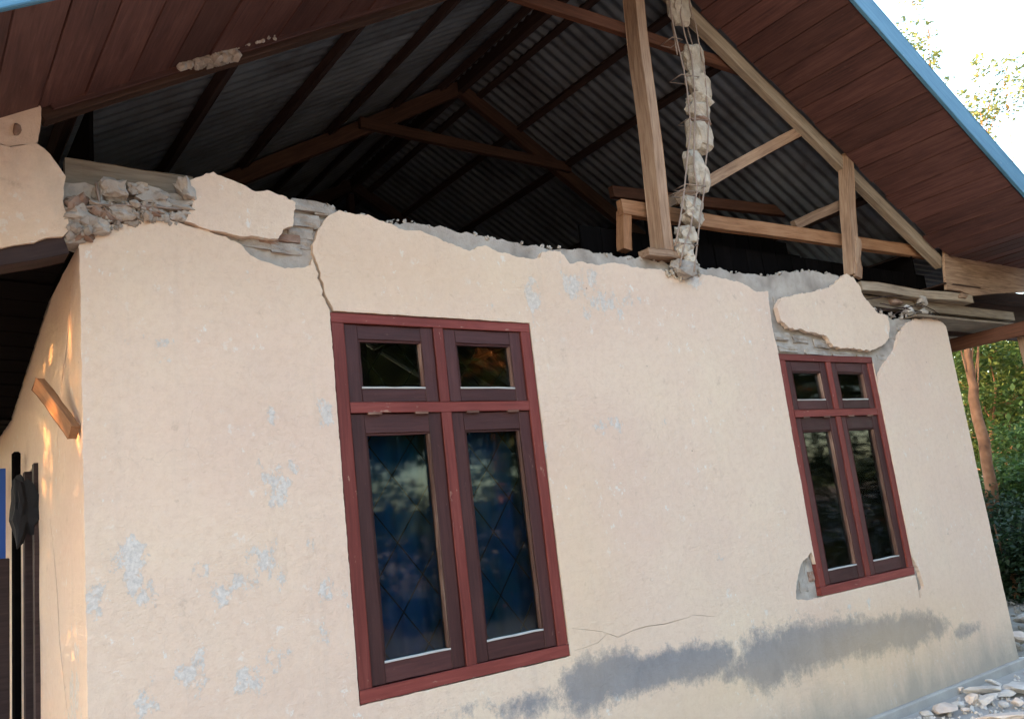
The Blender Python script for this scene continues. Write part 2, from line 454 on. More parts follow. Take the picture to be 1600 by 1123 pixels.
# ================================================================== SETTING
gv, gf = [], []
xs = sorted(set([-600, -200, -60, -20] + [i * .6 for i in range(-20, 60)] + [60, 200, 600]))
ys = sorted(set([-600, -200, -60, -20] + [i * .6 for i in range(-20, 50)] + [60, 200, 600]))
for y in ys:
    for x in xs:
        r_ = math.hypot(x - 4, y)
        gv.append((x, y, (noise.noise(Vector((x * .9, y * .9, 0))) * .02 - .03) + min(.0 + max(0, r_ - 14) * .02, 3) ))
nx = len(xs)
for j in range(len(ys) - 1):
    for i in range(nx - 1):
        a = j * nx + i; gf.append((a, a + 1, a + nx + 1, a + nx))
g = obj('ground', pyd('ground', gv, gf, True), M_ground); g['kind'] = 'structure'
ap = boxes('concrete_apron', [(0.2, 7.9, -.62, .06, -.14, .012)], M_conc); ap['kind'] = 'structure'
# distant hill of the setting
hv, hf = [], []
for i in range(49):
    a = 2 * pi * i / 48
    for k, (rr, zz) in enumerate(((120, -2), (150, 4), (210, 9), (300, 5))):
        hv.append((cos(a) * rr, sin(a) * rr, zz * (1 + .5 * noise.noise(Vector((cos(a) * 2, sin(a) * 2, k)))) if k else -3))
for i in range(48):
    for k in range(3):
        b = i * 4 + k; hf.append((b, b + 4, b + 5, b + 1))
M_hill = stone_mat('far_green_hill', [(.03, .05, .02), (.05, .08, .03), (.07, .10, .04)], .05)
h_ = obj('hills', pyd('hills', hv, hf, True), M_hill); h_['kind'] = 'structure'

# ================================================================== HOUSE
house = empty('damaged_house', 'peach plastered single-storey house with cracked broken wall top and open gable roof', 'house')
XL, XR = .168 * S, 2.045 * S
ZB = 0.02

# ---------------- windows
W1 = (.4625 * S, .7865 * S, (-.183 + ZOFF) * S, (.3015 + ZOFF) * S)
W2 = (1.382 * S, 1.700 * S, (-.183 + ZOFF) * S, (.2705 + ZOFF) * S)
def make_window(x0, x1, z0, z1, curtain_mat_, label):
    w = bpy.data.objects.new('window', None); C.objects.link(w); w.parent = house; w['label'] = label
    w.location = ((x0 + x1) / 2, 0, z0)
    inv = Matrix.Translation(-Vector(w.location))
    def add(o):
        o.parent = w; o.matrix_parent_inverse = Matrix.Identity(4); o.matrix_basis = inv @ o.matrix_basis; return o
    fw = .062; mw = .056; tz = z0 + (z1 - z0) * .7255; th = .05; st = .068
    xm = (x0 + x1) / 2
    yf = .003
    def bar(name, X0, X1, Z0, Z1, Y0, Y1, m):
        hor = (X1 - X0) > (Z1 - Z0); ym = (Y0 + Y1) / 2
        if hor: return add(beam(name, (X0, ym, (Z0 + Z1) / 2), (X1, ym, (Z0 + Z1) / 2), Y1 - Y0, Z1 - Z0, m, wob=.0012, segs=6, bev=.002))
        return add(beam(name, ((X0 + X1) / 2, ym, Z0), ((X0 + X1) / 2, ym, Z1), X1 - X0, Y1 - Y0, m, up=Vector((0, 1, 0)), wob=.0012, segs=8, bev=.002))
    bar('frame', x0, x1, z1 - .046, z1, yf, .10, M_winred)
    bar('frame', x0, x1, z0, z0 + .055, yf - .004, .10, M_winred)
    bar('frame', x0, x0 + fw, z0 + .056, z1 - .047, yf, .10, M_winred)
    bar('frame', x1 - fw, x1, z0 + .056, z1 - .047, yf, .10, M_winred)
    bar('mullion', xm - mw / 2, xm + mw / 2, z0 + .056, tz - .001, yf + .002, .10, M_winred)
    bar('mullion', xm - mw / 2, xm + mw / 2, tz + th + .001, z1 - .047, yf + .002, .10, M_winred)
    bar('transom', x0 + fw + .001, x1 - fw - .001, tz, tz + th, yf, .10, M_winred)
    for (a, b) in ((x0 + fw + .003, xm - mw / 2 - .003), (xm + mw / 2 + .003, x1 - fw - .003)):
        for (c, d, rt, rb) in ((tz + th + .003, z1 - .049, .068, .062), (z0 + .059, tz - .004, .088, .082)):
            Y0, Y1 = yf + .010, yf + .048
            bar('sash', a, a + st, c, d, Y0, Y1, M_sash)
            bar('sash', b - st, b, c, d, Y0, Y1, M_sash)
            bar('sash', a + st + .0005, b - st - .0005, d - rt, d, Y0 + .001, Y1, M_sash)
            bar('sash', a + st + .0005, b - st - .0005, c, c + rb, Y0 + .001, Y1, M_sash)
            ia, ib, ic, id_ = a + st, b - st, c + rb, d - rt
            bd = .011
            bar('glazing_bead', ia, ia + bd, ic + bd, id_ - bd, Y0 + .006, Y1 - .002, M_sash)
            bar('glazing_bead', ib - bd, ib, ic + bd, id_ - bd, Y0 + .004, Y1 - .002, M_bead)
            bar('glazing_bead', ia, ib, id_ - bd, id_, Y0 + .006, Y1 - .002, M_sash)
            bar('glazing_bead', ia, ib, ic, ic + bd * .8, Y0 - .001, Y1 - .002, M_beadw)
            v, f = [], []; boxv(v, f, ia + .002, ib - .002, Y0 + .026, Y0 + .030, ic + .002, id_ - .002)
            add(obj('pane', pyd('pane', v, f), M_glass))
            # diamond grille bars behind the pane
            v, f = [], []; pitch = .23; yb = Y1 + .02; wd = ib - ia; hh = id_ - ic
            k = -int(hh / pitch) - 1
            segs_ = []
            while k * pitch < wd + hh:
                for sgn in (1, -1):
                    # line: x = k*pitch + sgn*z  clipped
                    pts = []
                    n_ = 60
                    for i in range(n_ + 1):
                        z = hh * i / n_; x = k * pitch + (z * .75 if sgn > 0 else (hh - z) * .75)
                        if 0 <= x <= wd: pts.append((x, z))
                    if len(pts) > 1: segs_.append((pts[0], pts[-1]))
                k += 1
            gb = bmesh.new()
            for (p, q_) in segs_:
                A = Vector((ia + p[0], yb, ic + p[1])); B = Vector((ia + q_[0], yb, ic + q_[1])); d_ = (B - A)
                if d_.length < .03: continue
                nrm = Vector((-d_.z, 0, d_.x)).normalized() * .0022
                vs2 = [gb.verts.new(A + nrm + Vector((0, s_, 0))) for s_ in (0, .004)] + [gb.verts.new(A - nrm + Vector((0, s_, 0))) for s_ in (.004, 0)]
                vs3 = [gb.verts.new(v_.co + d_) for v_ in vs2]
                for i in range(4): gb.faces.new((vs2[i], vs2[(i + 1) % 4], vs3[(i + 1) % 4], vs3[i]))
            add(obj('grille', gb, M_grille))
    for xx in (x0 + fw + .12, xm - .14, xm + .15, x1 - fw - .11):
        v, f = [], []; boxv(v, f, xx - .035, xx + .035, yf - .003, yf + .006, tz - .008, tz + .003)
        add(obj('hinge', pyd('hinge', v, f), M_bead))
    return w
make_window(*W1, M_curt, 'large nearer window with blue cloth behind its lower panes')
make_window(*W2, M_curtg, 'smaller farther window reflecting trees in its lower panes')

# ---------------- plaster skin
def blob(cx, cz, rx, rz, amp=1.0):
    return (cx, cz, rx, rz, amp)
def pxb(px, py, rx, ry, amp=1.0):
    p = W(px, py); a = W(px + rx, py); b = W(px, py + ry); return (p.x, p.z, abs(a.x - p.x) * 1.25 + .01, abs(b.z - p.z) * 1.25 + .01, amp)
peels = [pxb(425, 745, 14, 22, 1.0), pxb(440, 775, 20, 14, .9), pxb(463, 735, 10, 16, .9), pxb(510, 650, 9, 24, 1.0), pxb(425, 655, 8, 12, .8),
         pxb(195, 880, 26, 36, .95), pxb(225, 925, 20, 16, .9), pxb(175, 865, 14, 14, .8), pxb(320, 890, 26, 12, .9), pxb(345, 930, 14, 20, .8), pxb(375, 900, 18, 16, .85),
         pxb(405, 875, 20, 24, 1.05), pxb(432, 905, 12, 18, .8), pxb(478, 850, 10, 18, .8), pxb(148, 930, 10, 26, 1.0), pxb(300, 1050, 26, 30, .85), pxb(400, 1055, 24, 26, .95),
         pxb(228, 1095, 14, 26, 1.0), pxb(320, 1020, 14, 14, .7), pxb(270, 528, 34, 5, .8), pxb(255, 558, 20, 4, .7), pxb(240, 500, 10, 9, .6), pxb(400, 430, 8, 8, .7),
         pxb(900, 450, 22, 22, .9), pxb(945, 465, 22, 20, .85), pxb(835, 460, 8, 26, 1.0), pxb(770, 485, 8, 14, .8), pxb(690, 490, 8, 8, .6), pxb(930, 440, 14, 18, .8), pxb(985, 470, 26, 14, .6),
         pxb(945, 665, 22, 14, .8), pxb(1035, 655, 8, 8, .6), pxb(850, 700, 6, 30, .75), pxb(915, 500, 10, 20, .6), pxb(508, 925, 12, 20, .7), pxb(545, 960, 8, 40, .6),
         pxb(1330, 960, 8, 20, .7), pxb(1360, 940, 10, 10, .6), pxb(1165, 790, 5, 8, .6), pxb(1440, 650, 5, 9, .5), pxb(120, 1040, 30, 60, .3),
         pxb(1080, 440, 14, 9, .9), pxb(560, 1050, 12, 40, .6), pxb(1120, 870, 12, 12, .5), pxb(430, 1010, 26, 12, .5), pxb(500, 1000, 14, 20, .6)]
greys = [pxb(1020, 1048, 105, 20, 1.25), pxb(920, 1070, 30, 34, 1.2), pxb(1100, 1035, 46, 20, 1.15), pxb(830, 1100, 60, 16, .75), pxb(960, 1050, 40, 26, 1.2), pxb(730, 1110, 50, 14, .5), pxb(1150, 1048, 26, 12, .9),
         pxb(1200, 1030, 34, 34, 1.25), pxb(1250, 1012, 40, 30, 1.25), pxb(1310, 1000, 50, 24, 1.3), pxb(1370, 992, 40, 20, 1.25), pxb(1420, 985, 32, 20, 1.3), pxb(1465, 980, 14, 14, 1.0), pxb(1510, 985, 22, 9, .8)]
yells = [pxb(1380, 1010, 120, 50, .8), pxb(900, 880, 50, 160, .4), pxb(1150, 1080, 120, 40, .5), pxb(660, 420, 200, 60, .45), pxb(150, 600, 10, 200, .2)]
def field(L, gain=1.0):
    def fn(x, z):
        s_ = 0
        for cx, cz, rx, rz, a in L:
            d = ((x - cx) / rx) ** 2 + ((z - cz) / rz) ** 2
            if d < 9: s_ = max(s_, a * math.exp(-d * .8))
        return s_ * gain
    return fn
def dirtf(x, z): return max(0, 1.15 - z / (.26 + .03 * x))
attrs = {'peel': field(peels, 1.1), 'grey': field(greys), 'yellow': field(yells), 'dirt': dirtf}
def rect_hole(w, e=.004, seed=1):
    x0, x1, z0, z1 = w
    return jag([(x0 - e, z0 - e), (x1 + e, z0 - e), (x1 + e, z1 + e), (x0 - e, z1 + e)], .03, .004, seed)
win_l = [(W1[0] - .004, W1[2] - .004), (W1[1] + .004, W1[2] - .004), (W1[1] + .004, W1[3] + .004), (W1[0] - .004, W1[3] + .004)]

zb = ZB
top_main = [(128, 366), (150, 356), (175, 352), (205, 347), (235, 340), (262, 343), (280, 347), (291, 352), (310, 358), (330, 363), (352, 370), (376, 382), (392, 398), (408, 407), (421, 413), (445, 419), (470, 418), (486, 414)]
crackL = [(488, 404), (492, 415), (497, 427), (495, 435), (501, 443), (503, 461), (510, 474), (516, 486)]
crackR = [(521, 486), (515, 473), (509, 460), (506, 443), (500, 434), (502, 426), (497, 414), (492, 402)]
topB = [(490, 394), (488, 382), (494, 366), (500, 354), (514, 337), (530, 328), (551, 333), (575, 337), (599, 346), (628, 358), (656, 361), (681, 370), (709, 382), (733, 392), (758, 383), (778, 392), (811, 402), (835, 405), (843, 402), (847, 393), (876, 392), (884, 402), (890, 411),
        (905, 408), (930, 413), (960, 410), (985, 416), (1010, 421), (1033, 420), (1048, 430), (1065, 438), (1085, 433), (1100, 428), (1130, 435), (1160, 442), (1180, 455), (1200, 455), (1203, 480), (1207, 510), (1213, 535), (1216, 549)]
x0, x1, z0, z1 = W2
def px_(L): return XZ(L)
# left piece (left of crack, around window 1) : goes from the corner to window 1 left edge
w1 = W1; w2 = W2; e = .004
left_piece = [(XL, zb)] + [(XL, W(124, 385).z)] + px_(top_main) + px_(crackL) + [(w1[0] - e, w1[3] + .02), (w1[0] - e, w1[2] - e), (w1[0] - e, zb)]
mid_low = [(w1[0] - e + .0, zb), (w1[0] - e, w1[2] - e), (w1[1] + e, w1[2] - e), (w1[1] + e, w1[3] + e), (w1[0] + .012, w1[3] + e + .004)] + px_(crackR) + px_(topB) + \
    [(w2[0] - e, w2[3] - .01), (w2[0] - e, w2[2] + .20)] + px_([(1268, 862), (1252, 880), (1246, 905), (1244, 935), (1262, 938)]) + [(w2[0] + .02, w2[2] - e), (w2[1] + e, w2[2] - e)] + px_([(1438, 935), (1444, 915), (1436, 890)]) + \
    [(w2[1] + e, w2[2] + .13), (w2[1] + e, w2[3] - .03)] + px_([(1372, 600), (1376, 580), (1399, 545), (1405, 522), (1419, 504), (1432, 498), (1455, 498), (1470, 502)]) + [(XR, W(1474, 510).z), (XR, zb)]
# share the seam below window 1 as one sheet: join left and middle there
full = [(XL, zb), (XL, W(124, 385).z)] + px_(top_main) + px_(crackL) + [(w1[0] - e, w1[3] + .018), (w1[0] - e, w1[2] - e), (w1[1] + e, w1[2] - e), (w1[1] + e, w1[3] + e), (w1[0] + .012, w1[3] + e + .004)] + mid_low[5:]
oj = jag(full, .014, .006, 2)
def sliver(L, w=2.2, Y=0):
    """thin open crack following pixel polyline L"""
    a, b = [], []
    n = len(L)
    for i, (x, y) in enumerate(L):
        t = i / (n - 1); ww = w * (.25 + min(t, 1 - t) * 2) * (.7 + .6 * random.random())
        dx = L[min(i + 1, n - 1)][0] - L[max(i - 1, 0)][0]; dy = L[min(i + 1, n - 1)][1] - L[max(i - 1, 0)][1]; l = math.hypot(dx, dy)
        ox, oy = -dy / l * ww / 2, dx / l * ww / 2
        a.append((x + ox, y + oy)); b.append((x - ox, y - oy))
    return [Vector(p) for p in XZ(a + b[::-1], Y)]
cr1 = sliver([(897, 1016), (912, 1012), (935, 1003), (950, 989), (966, 995), (990, 984), (1010, 978), (1040, 974), (1075, 964), (1082, 960), (1097, 961), (1118, 963)], .9)
cr2 = sliver([(893, 981), (915, 983), (940, 986), (958, 992)], .6)
skin = plate('plaster', oj, [cr1, cr2], 0.0, .028, M_plaster, house, grid=.045, relief=.0035, rscale=2.2, attrs=attrs)

# detached slabs of plaster
s1 = [(295, 283), (313, 277), (333, 270), (352, 278), (372, 287), (400, 299), (417, 297), (441, 305), (462, 317), (460, 335), (457, 354), (443, 358), (441, 366), (435, 374), (415, 372), (392, 368), (364, 369), (345, 362), (323, 358), (306, 351), (291, 346), (294, 332), (299, 319), (297, 300)]
plate('plaster_slab', jag(XZ(s1, -.012), .014, .007, 4), [], -.012, .034, M_plaster, house, grid=.05, relief=.003)['label'] = 'loose pentagonal slab left on the wall top'
s2p = [(40, 925), (60, 885), (100, 875), (150, 865), (205, 857), (260, 845), (300, 818), (330, 790), (345, 780), (375, 800), (400, 830), (410, 860), (420, 880), (450, 915), (480, 950), (525, 965), (535, 1010), (532, 1040), (530, 1060), (500, 1095), (455, 1115), (370, 1110), (290, 1100), (270, 1075), (255, 1050), (210, 1040), (170, 1030), (90, 1015), (60, 985), (50, 960)]
s2 = [(1200 + a / 2.8075, 150 + b / 2.8075) for a, b in s2p]
sl2 = plate('plaster_slab', jag(XZ(s2, -.015), .014, .008, 8), [], -.016, .036, M_plaster, house, grid=.05, relief=.003); sl2['label'] = 'loose slab hanging above the farther window'

# ---------------- core of the wall
core_top = [(100, 282), (135, 284), (200, 292), (290, 302), (360, 304), (462, 309), (490, 314), (515, 320), (530, 328), (560, 333), (600, 341), (640, 344), (665, 349), (700, 356), (740, 364), (790, 374), (830, 380), (870, 384), (900, 388), (950, 394), (1000, 399), (1050, 410), (1090, 414), (1130, 418), (1170, 425), (1205, 430), (1228, 424), (1255, 421), (1285, 423), (1320, 431), (1340, 445), (1352, 468), (1380, 490), (1405, 496), (1440, 499), (1468, 502)]
cl = [(XL + .034, zb), (XL + .034, W(126, 384).z)] + XZ([(122, 378), (104, 372)]) + XZ(core_top) + [(XR - .034, W(1472, 510).z), (XR - .034, zb)]
def wh(w): return [Vector((w[0] - .001, w[2] - .001)), Vector((w[1] + .001, w[2] - .001)), Vector((w[1] + .001, w[3] + .001)), Vector((w[0] - .001, w[3] + .001))]
plate('masonry_core', jag(cl, .03, .016, 12), [wh(W1), wh(W2)], .030, .10, M_core, house, grid=.05, relief=.014, rscale=7)

# bricks showing where the plaster has fallen
def brick(px, py, w_, h_, Y=.012, m=M_brick, rot=0, d=.05, seed=0):
    c = W(px, py, Y); rnd = random.Random(seed + int(px) * 7 + int(py))
    bm = bmesh.new(); bmesh.ops.create_cube(bm, size=1)
    bmesh.ops.subdivide_edges(bm, edges=bm.edges[:], cuts=2, use_grid_fill=True)
    for v in bm.verts:
        v.co += Vector((noise.noise(v.co * 2.3 + Vector((px, 0, 0))) * .10, noise.noise(v.co * 2 + Vector((0, py, 0))) * .22, noise.noise(v.co * 2.7 + Vector((px, py, 3))) * .16))
        v.co = Vector((v.co.x * w_, v.co.y * d, v.co.z * h_))
    o = obj('brick', bm, m, house)
    o.matrix_world = Matrix.Translation(c + Vector((0, d / 2, 0))) @ Euler((0, rot + rnd.uniform(-.04, .04), 0)).to_matrix().to_4x4()
    return o
for (px, py, a, b, Y) in [(482, 322, .16, .05, .0), (508, 330, .10, .045, .004), (478, 345, .14, .055, .004), (505, 352, .09, .05, .006), (470, 366, .12, .045, .01), (484, 383, .10, .045, .012), (410, 381, .20, .04, .012), (448, 388, .14, .045, .008), (375, 376, .12, .03, .012),
                          (1216, 470, .10, .055, .012), (1226, 500, .12, .055, .012), (1222, 525, .16, .05, .006), (1252, 530, .16, .05, .004), (1284, 537, .18, .055, .006), (1232, 545, .20, .04, .002), (1275, 550, .22, .035, .0), (1318, 553, .24, .03, .002), (1350, 556, .18, .03, .004), (1395, 530, .12, .06, .014), (1408, 512, .12, .05, .014), (1378, 560, .12, .05, .012),
                          (1262, 885, .07, .09, .012), (1256, 915, .08, .08, .014), (1438, 912, .05, .10, .016)]:
    brick(px, py, a, b, Y + .011)
for (px, py, a, b, Y) in [(452, 372, .10, .035, .016), (420, 376, .09, .025, .018), (1268, 900, .06, .06, .02)]:
    brick(px, py, a, b, Y, M_brickred)
# loose crumbs of mortar along the wall top: more than anyone would count
def crumbs(name, n, fn, m, parent, smin, smax, seed):
    rnd = random.Random(seed); bm = bmesh.new()
    for i in range(n):
        c, = [fn(rnd)]
        s_ = rnd.uniform(smin, smax) * rnd.uniform(.5, 1)
        mt = Matrix.Translation(c) @ Euler((rnd.uniform(0, 6), rnd.uniform(0, 6), rnd.uniform(0, 6))).to_matrix().to_4x4() @ Matrix.Diagonal((s_ * rnd.uniform(.7, 1.5), s_, s_ * rnd.uniform(.5, 1), 1))
        r = bmesh.ops.create_icosphere(bm, subdivisions=1, radius=.5, matrix=mt)
        for v in r['verts']: v.co += Vector((rnd.uniform(-1, 1), rnd.uniform(-1, 1), rnd.uniform(-1, 1))) * s_ * .13
    o = obj(name, bm, m, parent); o['kind'] = 'stuff'; return o
def along(L, Y0, Y1, dz=.012):
    def fn(r):
        i = r.randrange(len(L) - 1); t = r.random(); x = L[i][0] * (1 - t) + L[i + 1][0] * t; y = L[i][1] * (1 - t) + L[i + 1][1] * t
        p = W(x, y, 0); return Vector((p.x, r.uniform(Y0, Y1), p.z + r.uniform(-dz, dz)))
    return fn
# broken left top of the wall: stones in failed mortar, bent bar
for _k in (0,):
  crumbs('mortar_crumbs', 300, along([(104, 348), (150, 337), (200, 332), (240, 334)], -.03, .03, .035), M_core, house, .012, .04, 61)
  crumbs('mortar_crumbs', 120, along([(104, 366), (125, 360), (150, 350)], -.04, .03, .03), M_core, house, .015, .06, 62)
for k, (px, py, a, b, Y) in enumerate([(180, 296, .13, .12, -.01), (155, 300, .05, .10, .0), (213, 297, .08, .06, -.01), (240, 310, .16, .10, -.005), (273, 322, .16, .06, .0), (118, 318, .09, .10, -.02), (128, 340, .13, .11, -.03), (160, 337, .10, .07, -.02), (140, 352, .14, .08, -.02), (185, 335, .11, .06, -.015), (210, 338, .10, .05, -.01), (112, 350, .08, .10, -.02),
                                       (250, 335, .16, .06, .0), (120, 366, .12, .08, -.01), (108, 376, .10, .06, .0), (290, 300, .07, .13, -.012), (225, 330, .14, .05, -.008), (278, 340, .10, .05, .004), (155, 322, .07, .05, -.03), (100, 335, .06, .12, -.01)]):
    lump('stone', W(px, py, Y + .02), (a * .95, .08, b * .9), random.Random(k).choice([M_brick, M_core, M_brickred, M_core]), house, seed=k + 3, sub=3, rough=.45, rot=Euler((0, random.uniform(-.4, .4), 0)), cuts=4)
tube('reinforcing_bar', [W(104, 330, -.03), W(125, 324, -.035), W(160, 322, -.035), (W(200, 321, -.03)), W(245, 323, -.02), W(292, 328, .0)], .006, M_rebar, house)
tube('reinforcing_bar', [W(150, 285, -.01), W(152, 300, -.015), W(156, 318, -.03), W(155, 338, -.035)], .005, M_rebar, house)
tube('reinforcing_bar', [W(160, 320, -.035), W(168, 330, -.06), W(180, 340, -.06), W(190, 346, -.05)], .004, M_rebar, house)
crumbs('mortar_crumbs', 420, along(core_top[3:-4], .03, .13), M_core, house, .012, .045, 5)
crumbs('mortar_crumbs', 200, along([(110, 365), (180, 349), (240, 337), (280, 340)], -.01, .03, .03), M_core, house, .012, .045, 6)
crumbs('mortar_crumbs', 90, along([(1040, 428), (1060, 432), (1095, 425)], -.02, .03, .02), M_chunk, house, .012, .04, 7)
crumbs('mortar_crumbs', 110, along([(1355, 480), (1385, 492), (1450, 488), (1465, 495)], .0, .08, .025), M_core, house, .015, .05, 8)
# wall base: skirting and ground slab edge
wz = W(1600, 1025).z
boxes('wall_plinth', [(XL - .03, XR + .04, -.035, .10, -.1, .075)], M_conc, house, .008)

# ---------------- gable remnant beyond the left corner
g1 = [(-150, 200), (-60, 186), (0, 176), (30, 168), (60, 161), (63, 175), (62, 190), (60, 210), (57, 225), (50, 232), (30, 231), (12, 233), (0, 229), (-60, 225), (-150, 226)]
g2 = [(-150, 236), (-60, 233), (0, 234), (14, 236), (30, 234), (55, 232), (66, 240), (75, 248), (85, 262), (100, 282), (98, 300), (96, 320), (101, 340), (104, 352), (103, 366), (95, 374), (60, 380), (0, 392), (-60, 404), (-150, 424)]
def bounce_yel(x, z): return max(0, min(1, (W(60, 330).z - z) * 3 + .5)) * .6  # warm bounce light painted as yellow towards the bottom of the gable pieces
at2 = {'peel': lambda x, z: 0.0, 'grey': lambda x, z: 0.0, 'dirt': lambda x, z: max(0, min(.45, .2 + .5 * noise.noise(Vector((x * 3, z * 3, 0))))), 'yellow': bounce_yel}
plate('gable_plaster', jag(XZ(g1), .02, .005, 21), [], -.03, .16, M_plaster, house, grid=.05, attrs=at2)
plate('gable_plaster', jag(XZ(g2), .02, .005, 22), [], -.04, .17, M_plaster, house, grid=.05, attrs=at2)
lump('stone', W(26, 203, -.03), (.03, .02, .05), M_brickred, house, seed=77)

# ---------------- side walls, rear wall, floor
side_frame = Matrix(((0, 1, 0, XL + .004), (-1, 0, 0, 0), (0, 0, 1, 0), (0, 0, 0, 1)))
# local (x,y,z) -> world (XL + y, -x, z): outline in (-Y, Z)
top_z = U(0, .36).z
dY0, dY1, dZ = 1.20, 1.62, 2.08
so = [(-.010, zb), (-.010, top_z + .02), (-7.6, top_z + .02), (-7.6, zb), (-dY1, zb), (-dY1, dZ), (-dY0, dZ), (-dY0, zb)]
def sdirt(x, z): return max(0, .9 - z / .5)
scr = []
def side_crack(L, w=1.0):
    a, b = [], []
    for i, (px, py) in enumerate(L):
        t = i / (len(L) - 1); ww = w * (.3 + 1.4 * min(t, 1 - t))
        p = SX(px - ww / 2, py, XL); q_ = SX(px + ww / 2, py, XL)
        a.append((-p.y, p.z)); b.append((-q_.y, q_.z))
    return [Vector(p) for p in a + b[::-1]]
cA = side_crack([(110, 445), (107, 480), (104, 520), (100, 560), (95, 600), (91, 650), (88, 700)], 1.3)
cB = side_crack([(77, 810), (82, 860), (88, 930), (92, 1000), (98, 1060), (103, 1110)], 1.6)
satt = {'peel': (lambda x, z: 1.1 * math.exp(-(((x + .30) / .22) ** 2 + ((z - .7) / .65) ** 2))), 'grey': lambda x, z: 0.0, 'dirt': lambda x, z: max(.12, 1.05 - z / 1.1), 'yellow': lambda x, z: .1}
plate('side_wall', jag(so[::-1], .05, .002, 33), [cA, cB], 0, .03, M_plaster, house, grid=.06, relief=.004, attrs=satt, frame=side_frame)
boxes('side_wall_core', [(XL + .031, XL + .14, .131, dY0 - .003, zb, top_z), (XL + .031, XL + .14, dY1 + .003, 7.6, zb, top_z), (XL + .031, XL + .14, dY0 - .003, dY1 + .003, dZ + .003, top_z)], M_inside, house)
boxes('side_wall', [(XR - .14, XR, .131, 7.6, zb, top_z + .1)], M_plaster, house)
boxes('rear_wall', [(XL, XR, 7.6, 7.75, zb, U(0, .44).z)], M_inside, house)
boxes('floor', [(XL + .14, XR - .14, .131, 7.6, -.05, .03)], M_conc, house)
beam('closing_board', U(.19, .46, .14), U(.19, .46, 7.6), .02, .68, M_void, house, wob=.001)  # unseen boards added to close sky gaps above the side walls
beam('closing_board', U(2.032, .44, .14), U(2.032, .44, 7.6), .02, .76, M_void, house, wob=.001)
# rear gable + near-black backdrop boards behind the right part of the front truss
APX = 1.131; APZ = 1.095; SL = .5745
def roofz(x, flare=True):
    if x < APX: return APZ - SL * (APX - x)
    z = APZ - SL * (x - APX)
    if flare and x > 2.10: z = APZ - SL * (2.10 - APX)
    return z
def roofz0(x): return APZ - SL * abs(x - APX) + .004
gp = [(.165, .42), (2.06, .42), (2.06, roofz0(2.06)), (APX, APZ + .004), (.165, roofz0(.165))]
plate('rear_gable', [Vector((U(*p).x, U(*p).z)) for p in gp], [], 7.6, .1, M_inside, house, grid=.5)
for k in range(17):   # boards coloured black for the darkness of the roof space
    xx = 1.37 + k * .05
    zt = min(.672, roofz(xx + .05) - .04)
    if zt > .3: beam('backdrop_board', U(xx, .28, .9), U(xx, zt, .9), .049 * S, .02, M_void, house, up=Vector((0, 1, 0)), segs=2)

for k in range(23):  # more black boards standing in for darkness below the tie beam
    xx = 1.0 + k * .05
    beam('backdrop_board', U(xx, .36, .24), U(xx, min(.508, roofz(xx + .05) - .012), .24), .0495 * S, .02, M_void, house, up=Vector((0, 1, 0)), segs=2)
# ---------------- roof: sheets, purlins, rafters
roof = bpy.data.objects.new('roof', None); C.objects.link(roof); roof.parent = house
OV = -.858
YEND = 7.9
def prof(x0, x1, n):
    return [(x0 + (x1 - x0) * i / n) for i in range(n + 1)]
def sheet(xa, xb, y0, y1, lift):
    lam = .095; n = int((y1 - y0) / lam * 8); xsn = prof(xa, xb, 6)
    if xb > 2.1: xsn = sorted(set(xsn + [2.1]))
    v = []; f = []
    ph = random.random()
    for j in range(n + 1):
        y = y0 + (y1 - y0) * j / n; w_ = .011 * sin(2 * pi * y / lam)
        for x in xsn: v.append((x * S, y, (roofz(x) + ZOFF) * S + .062 + w_ + lift + .004 * noise.noise(Vector((x * 2, y, ph)))))
    m_ = len(xsn)
    for j in range(n):
        for i in range(m_ - 1):
            a = j * m_ + i; f.append((a, a + 1, a + m_ + 1, a + m_))
    o = obj('roofing_sheet', pyd('roofing_sheet', v, f, True), M_zinc, roof); return o
for side in (0, 1):
    xr = (APX, 1.66, 2.5) if side else (-.15, .60, APX)
    yy = OV + .016
    k = 0
    while yy < YEND:
        y2 = min(yy + .76 + .03, YEND + .03)
        for a in range(2):
            sheet(xr[a] - (.02 if (a == 0) == bool(side) else 0), xr[a + 1] + (.03 if side and a == 0 else 0), yy, y2, (.003 if k % 2 else 0) + (.004 if a == 0 else 0))
        yy += .76; k += 1
for x in (.17, .37, .57, .77, .94, 1.075, 1.187, 1.30, 1.44, 1.66, 1.88, 2.08):
    z = roofz(x)
    sgn = 1 if x < APX else -1
    upv = Vector((-SL * sgn, 0, 1)).normalized()
    beam('purlin', U(x, z, .05) + Vector((0, 0, .022)), U(x, z, YEND) + Vector((0, 0, .022)), .055, .05, M_dark, roof, up=upv, segs=16, wob=.006)
beam('ridge_beam', U(APX, APZ - .012, .06), U(APX, APZ - .012, YEND), .06, .12, M_dark, roof, segs=12, wob=.004)
def slope_beam(name, xa, xb, Y, w_, h_, m, dz=0, parent=None, wob=.004, segs=12):
    sgn = 1 if xb <= APX else -1
    up = Vector((-SL * sgn, 0, 1)).normalized()
    return beam(name, U(xa, roofz(xa, False), Y) + Vector((0, 0, dz)), U(xb, roofz(xb, False), Y) + Vector((0, 0, dz)), w_, h_, m, parent or roof, up=up, wob=wob, segs=segs)
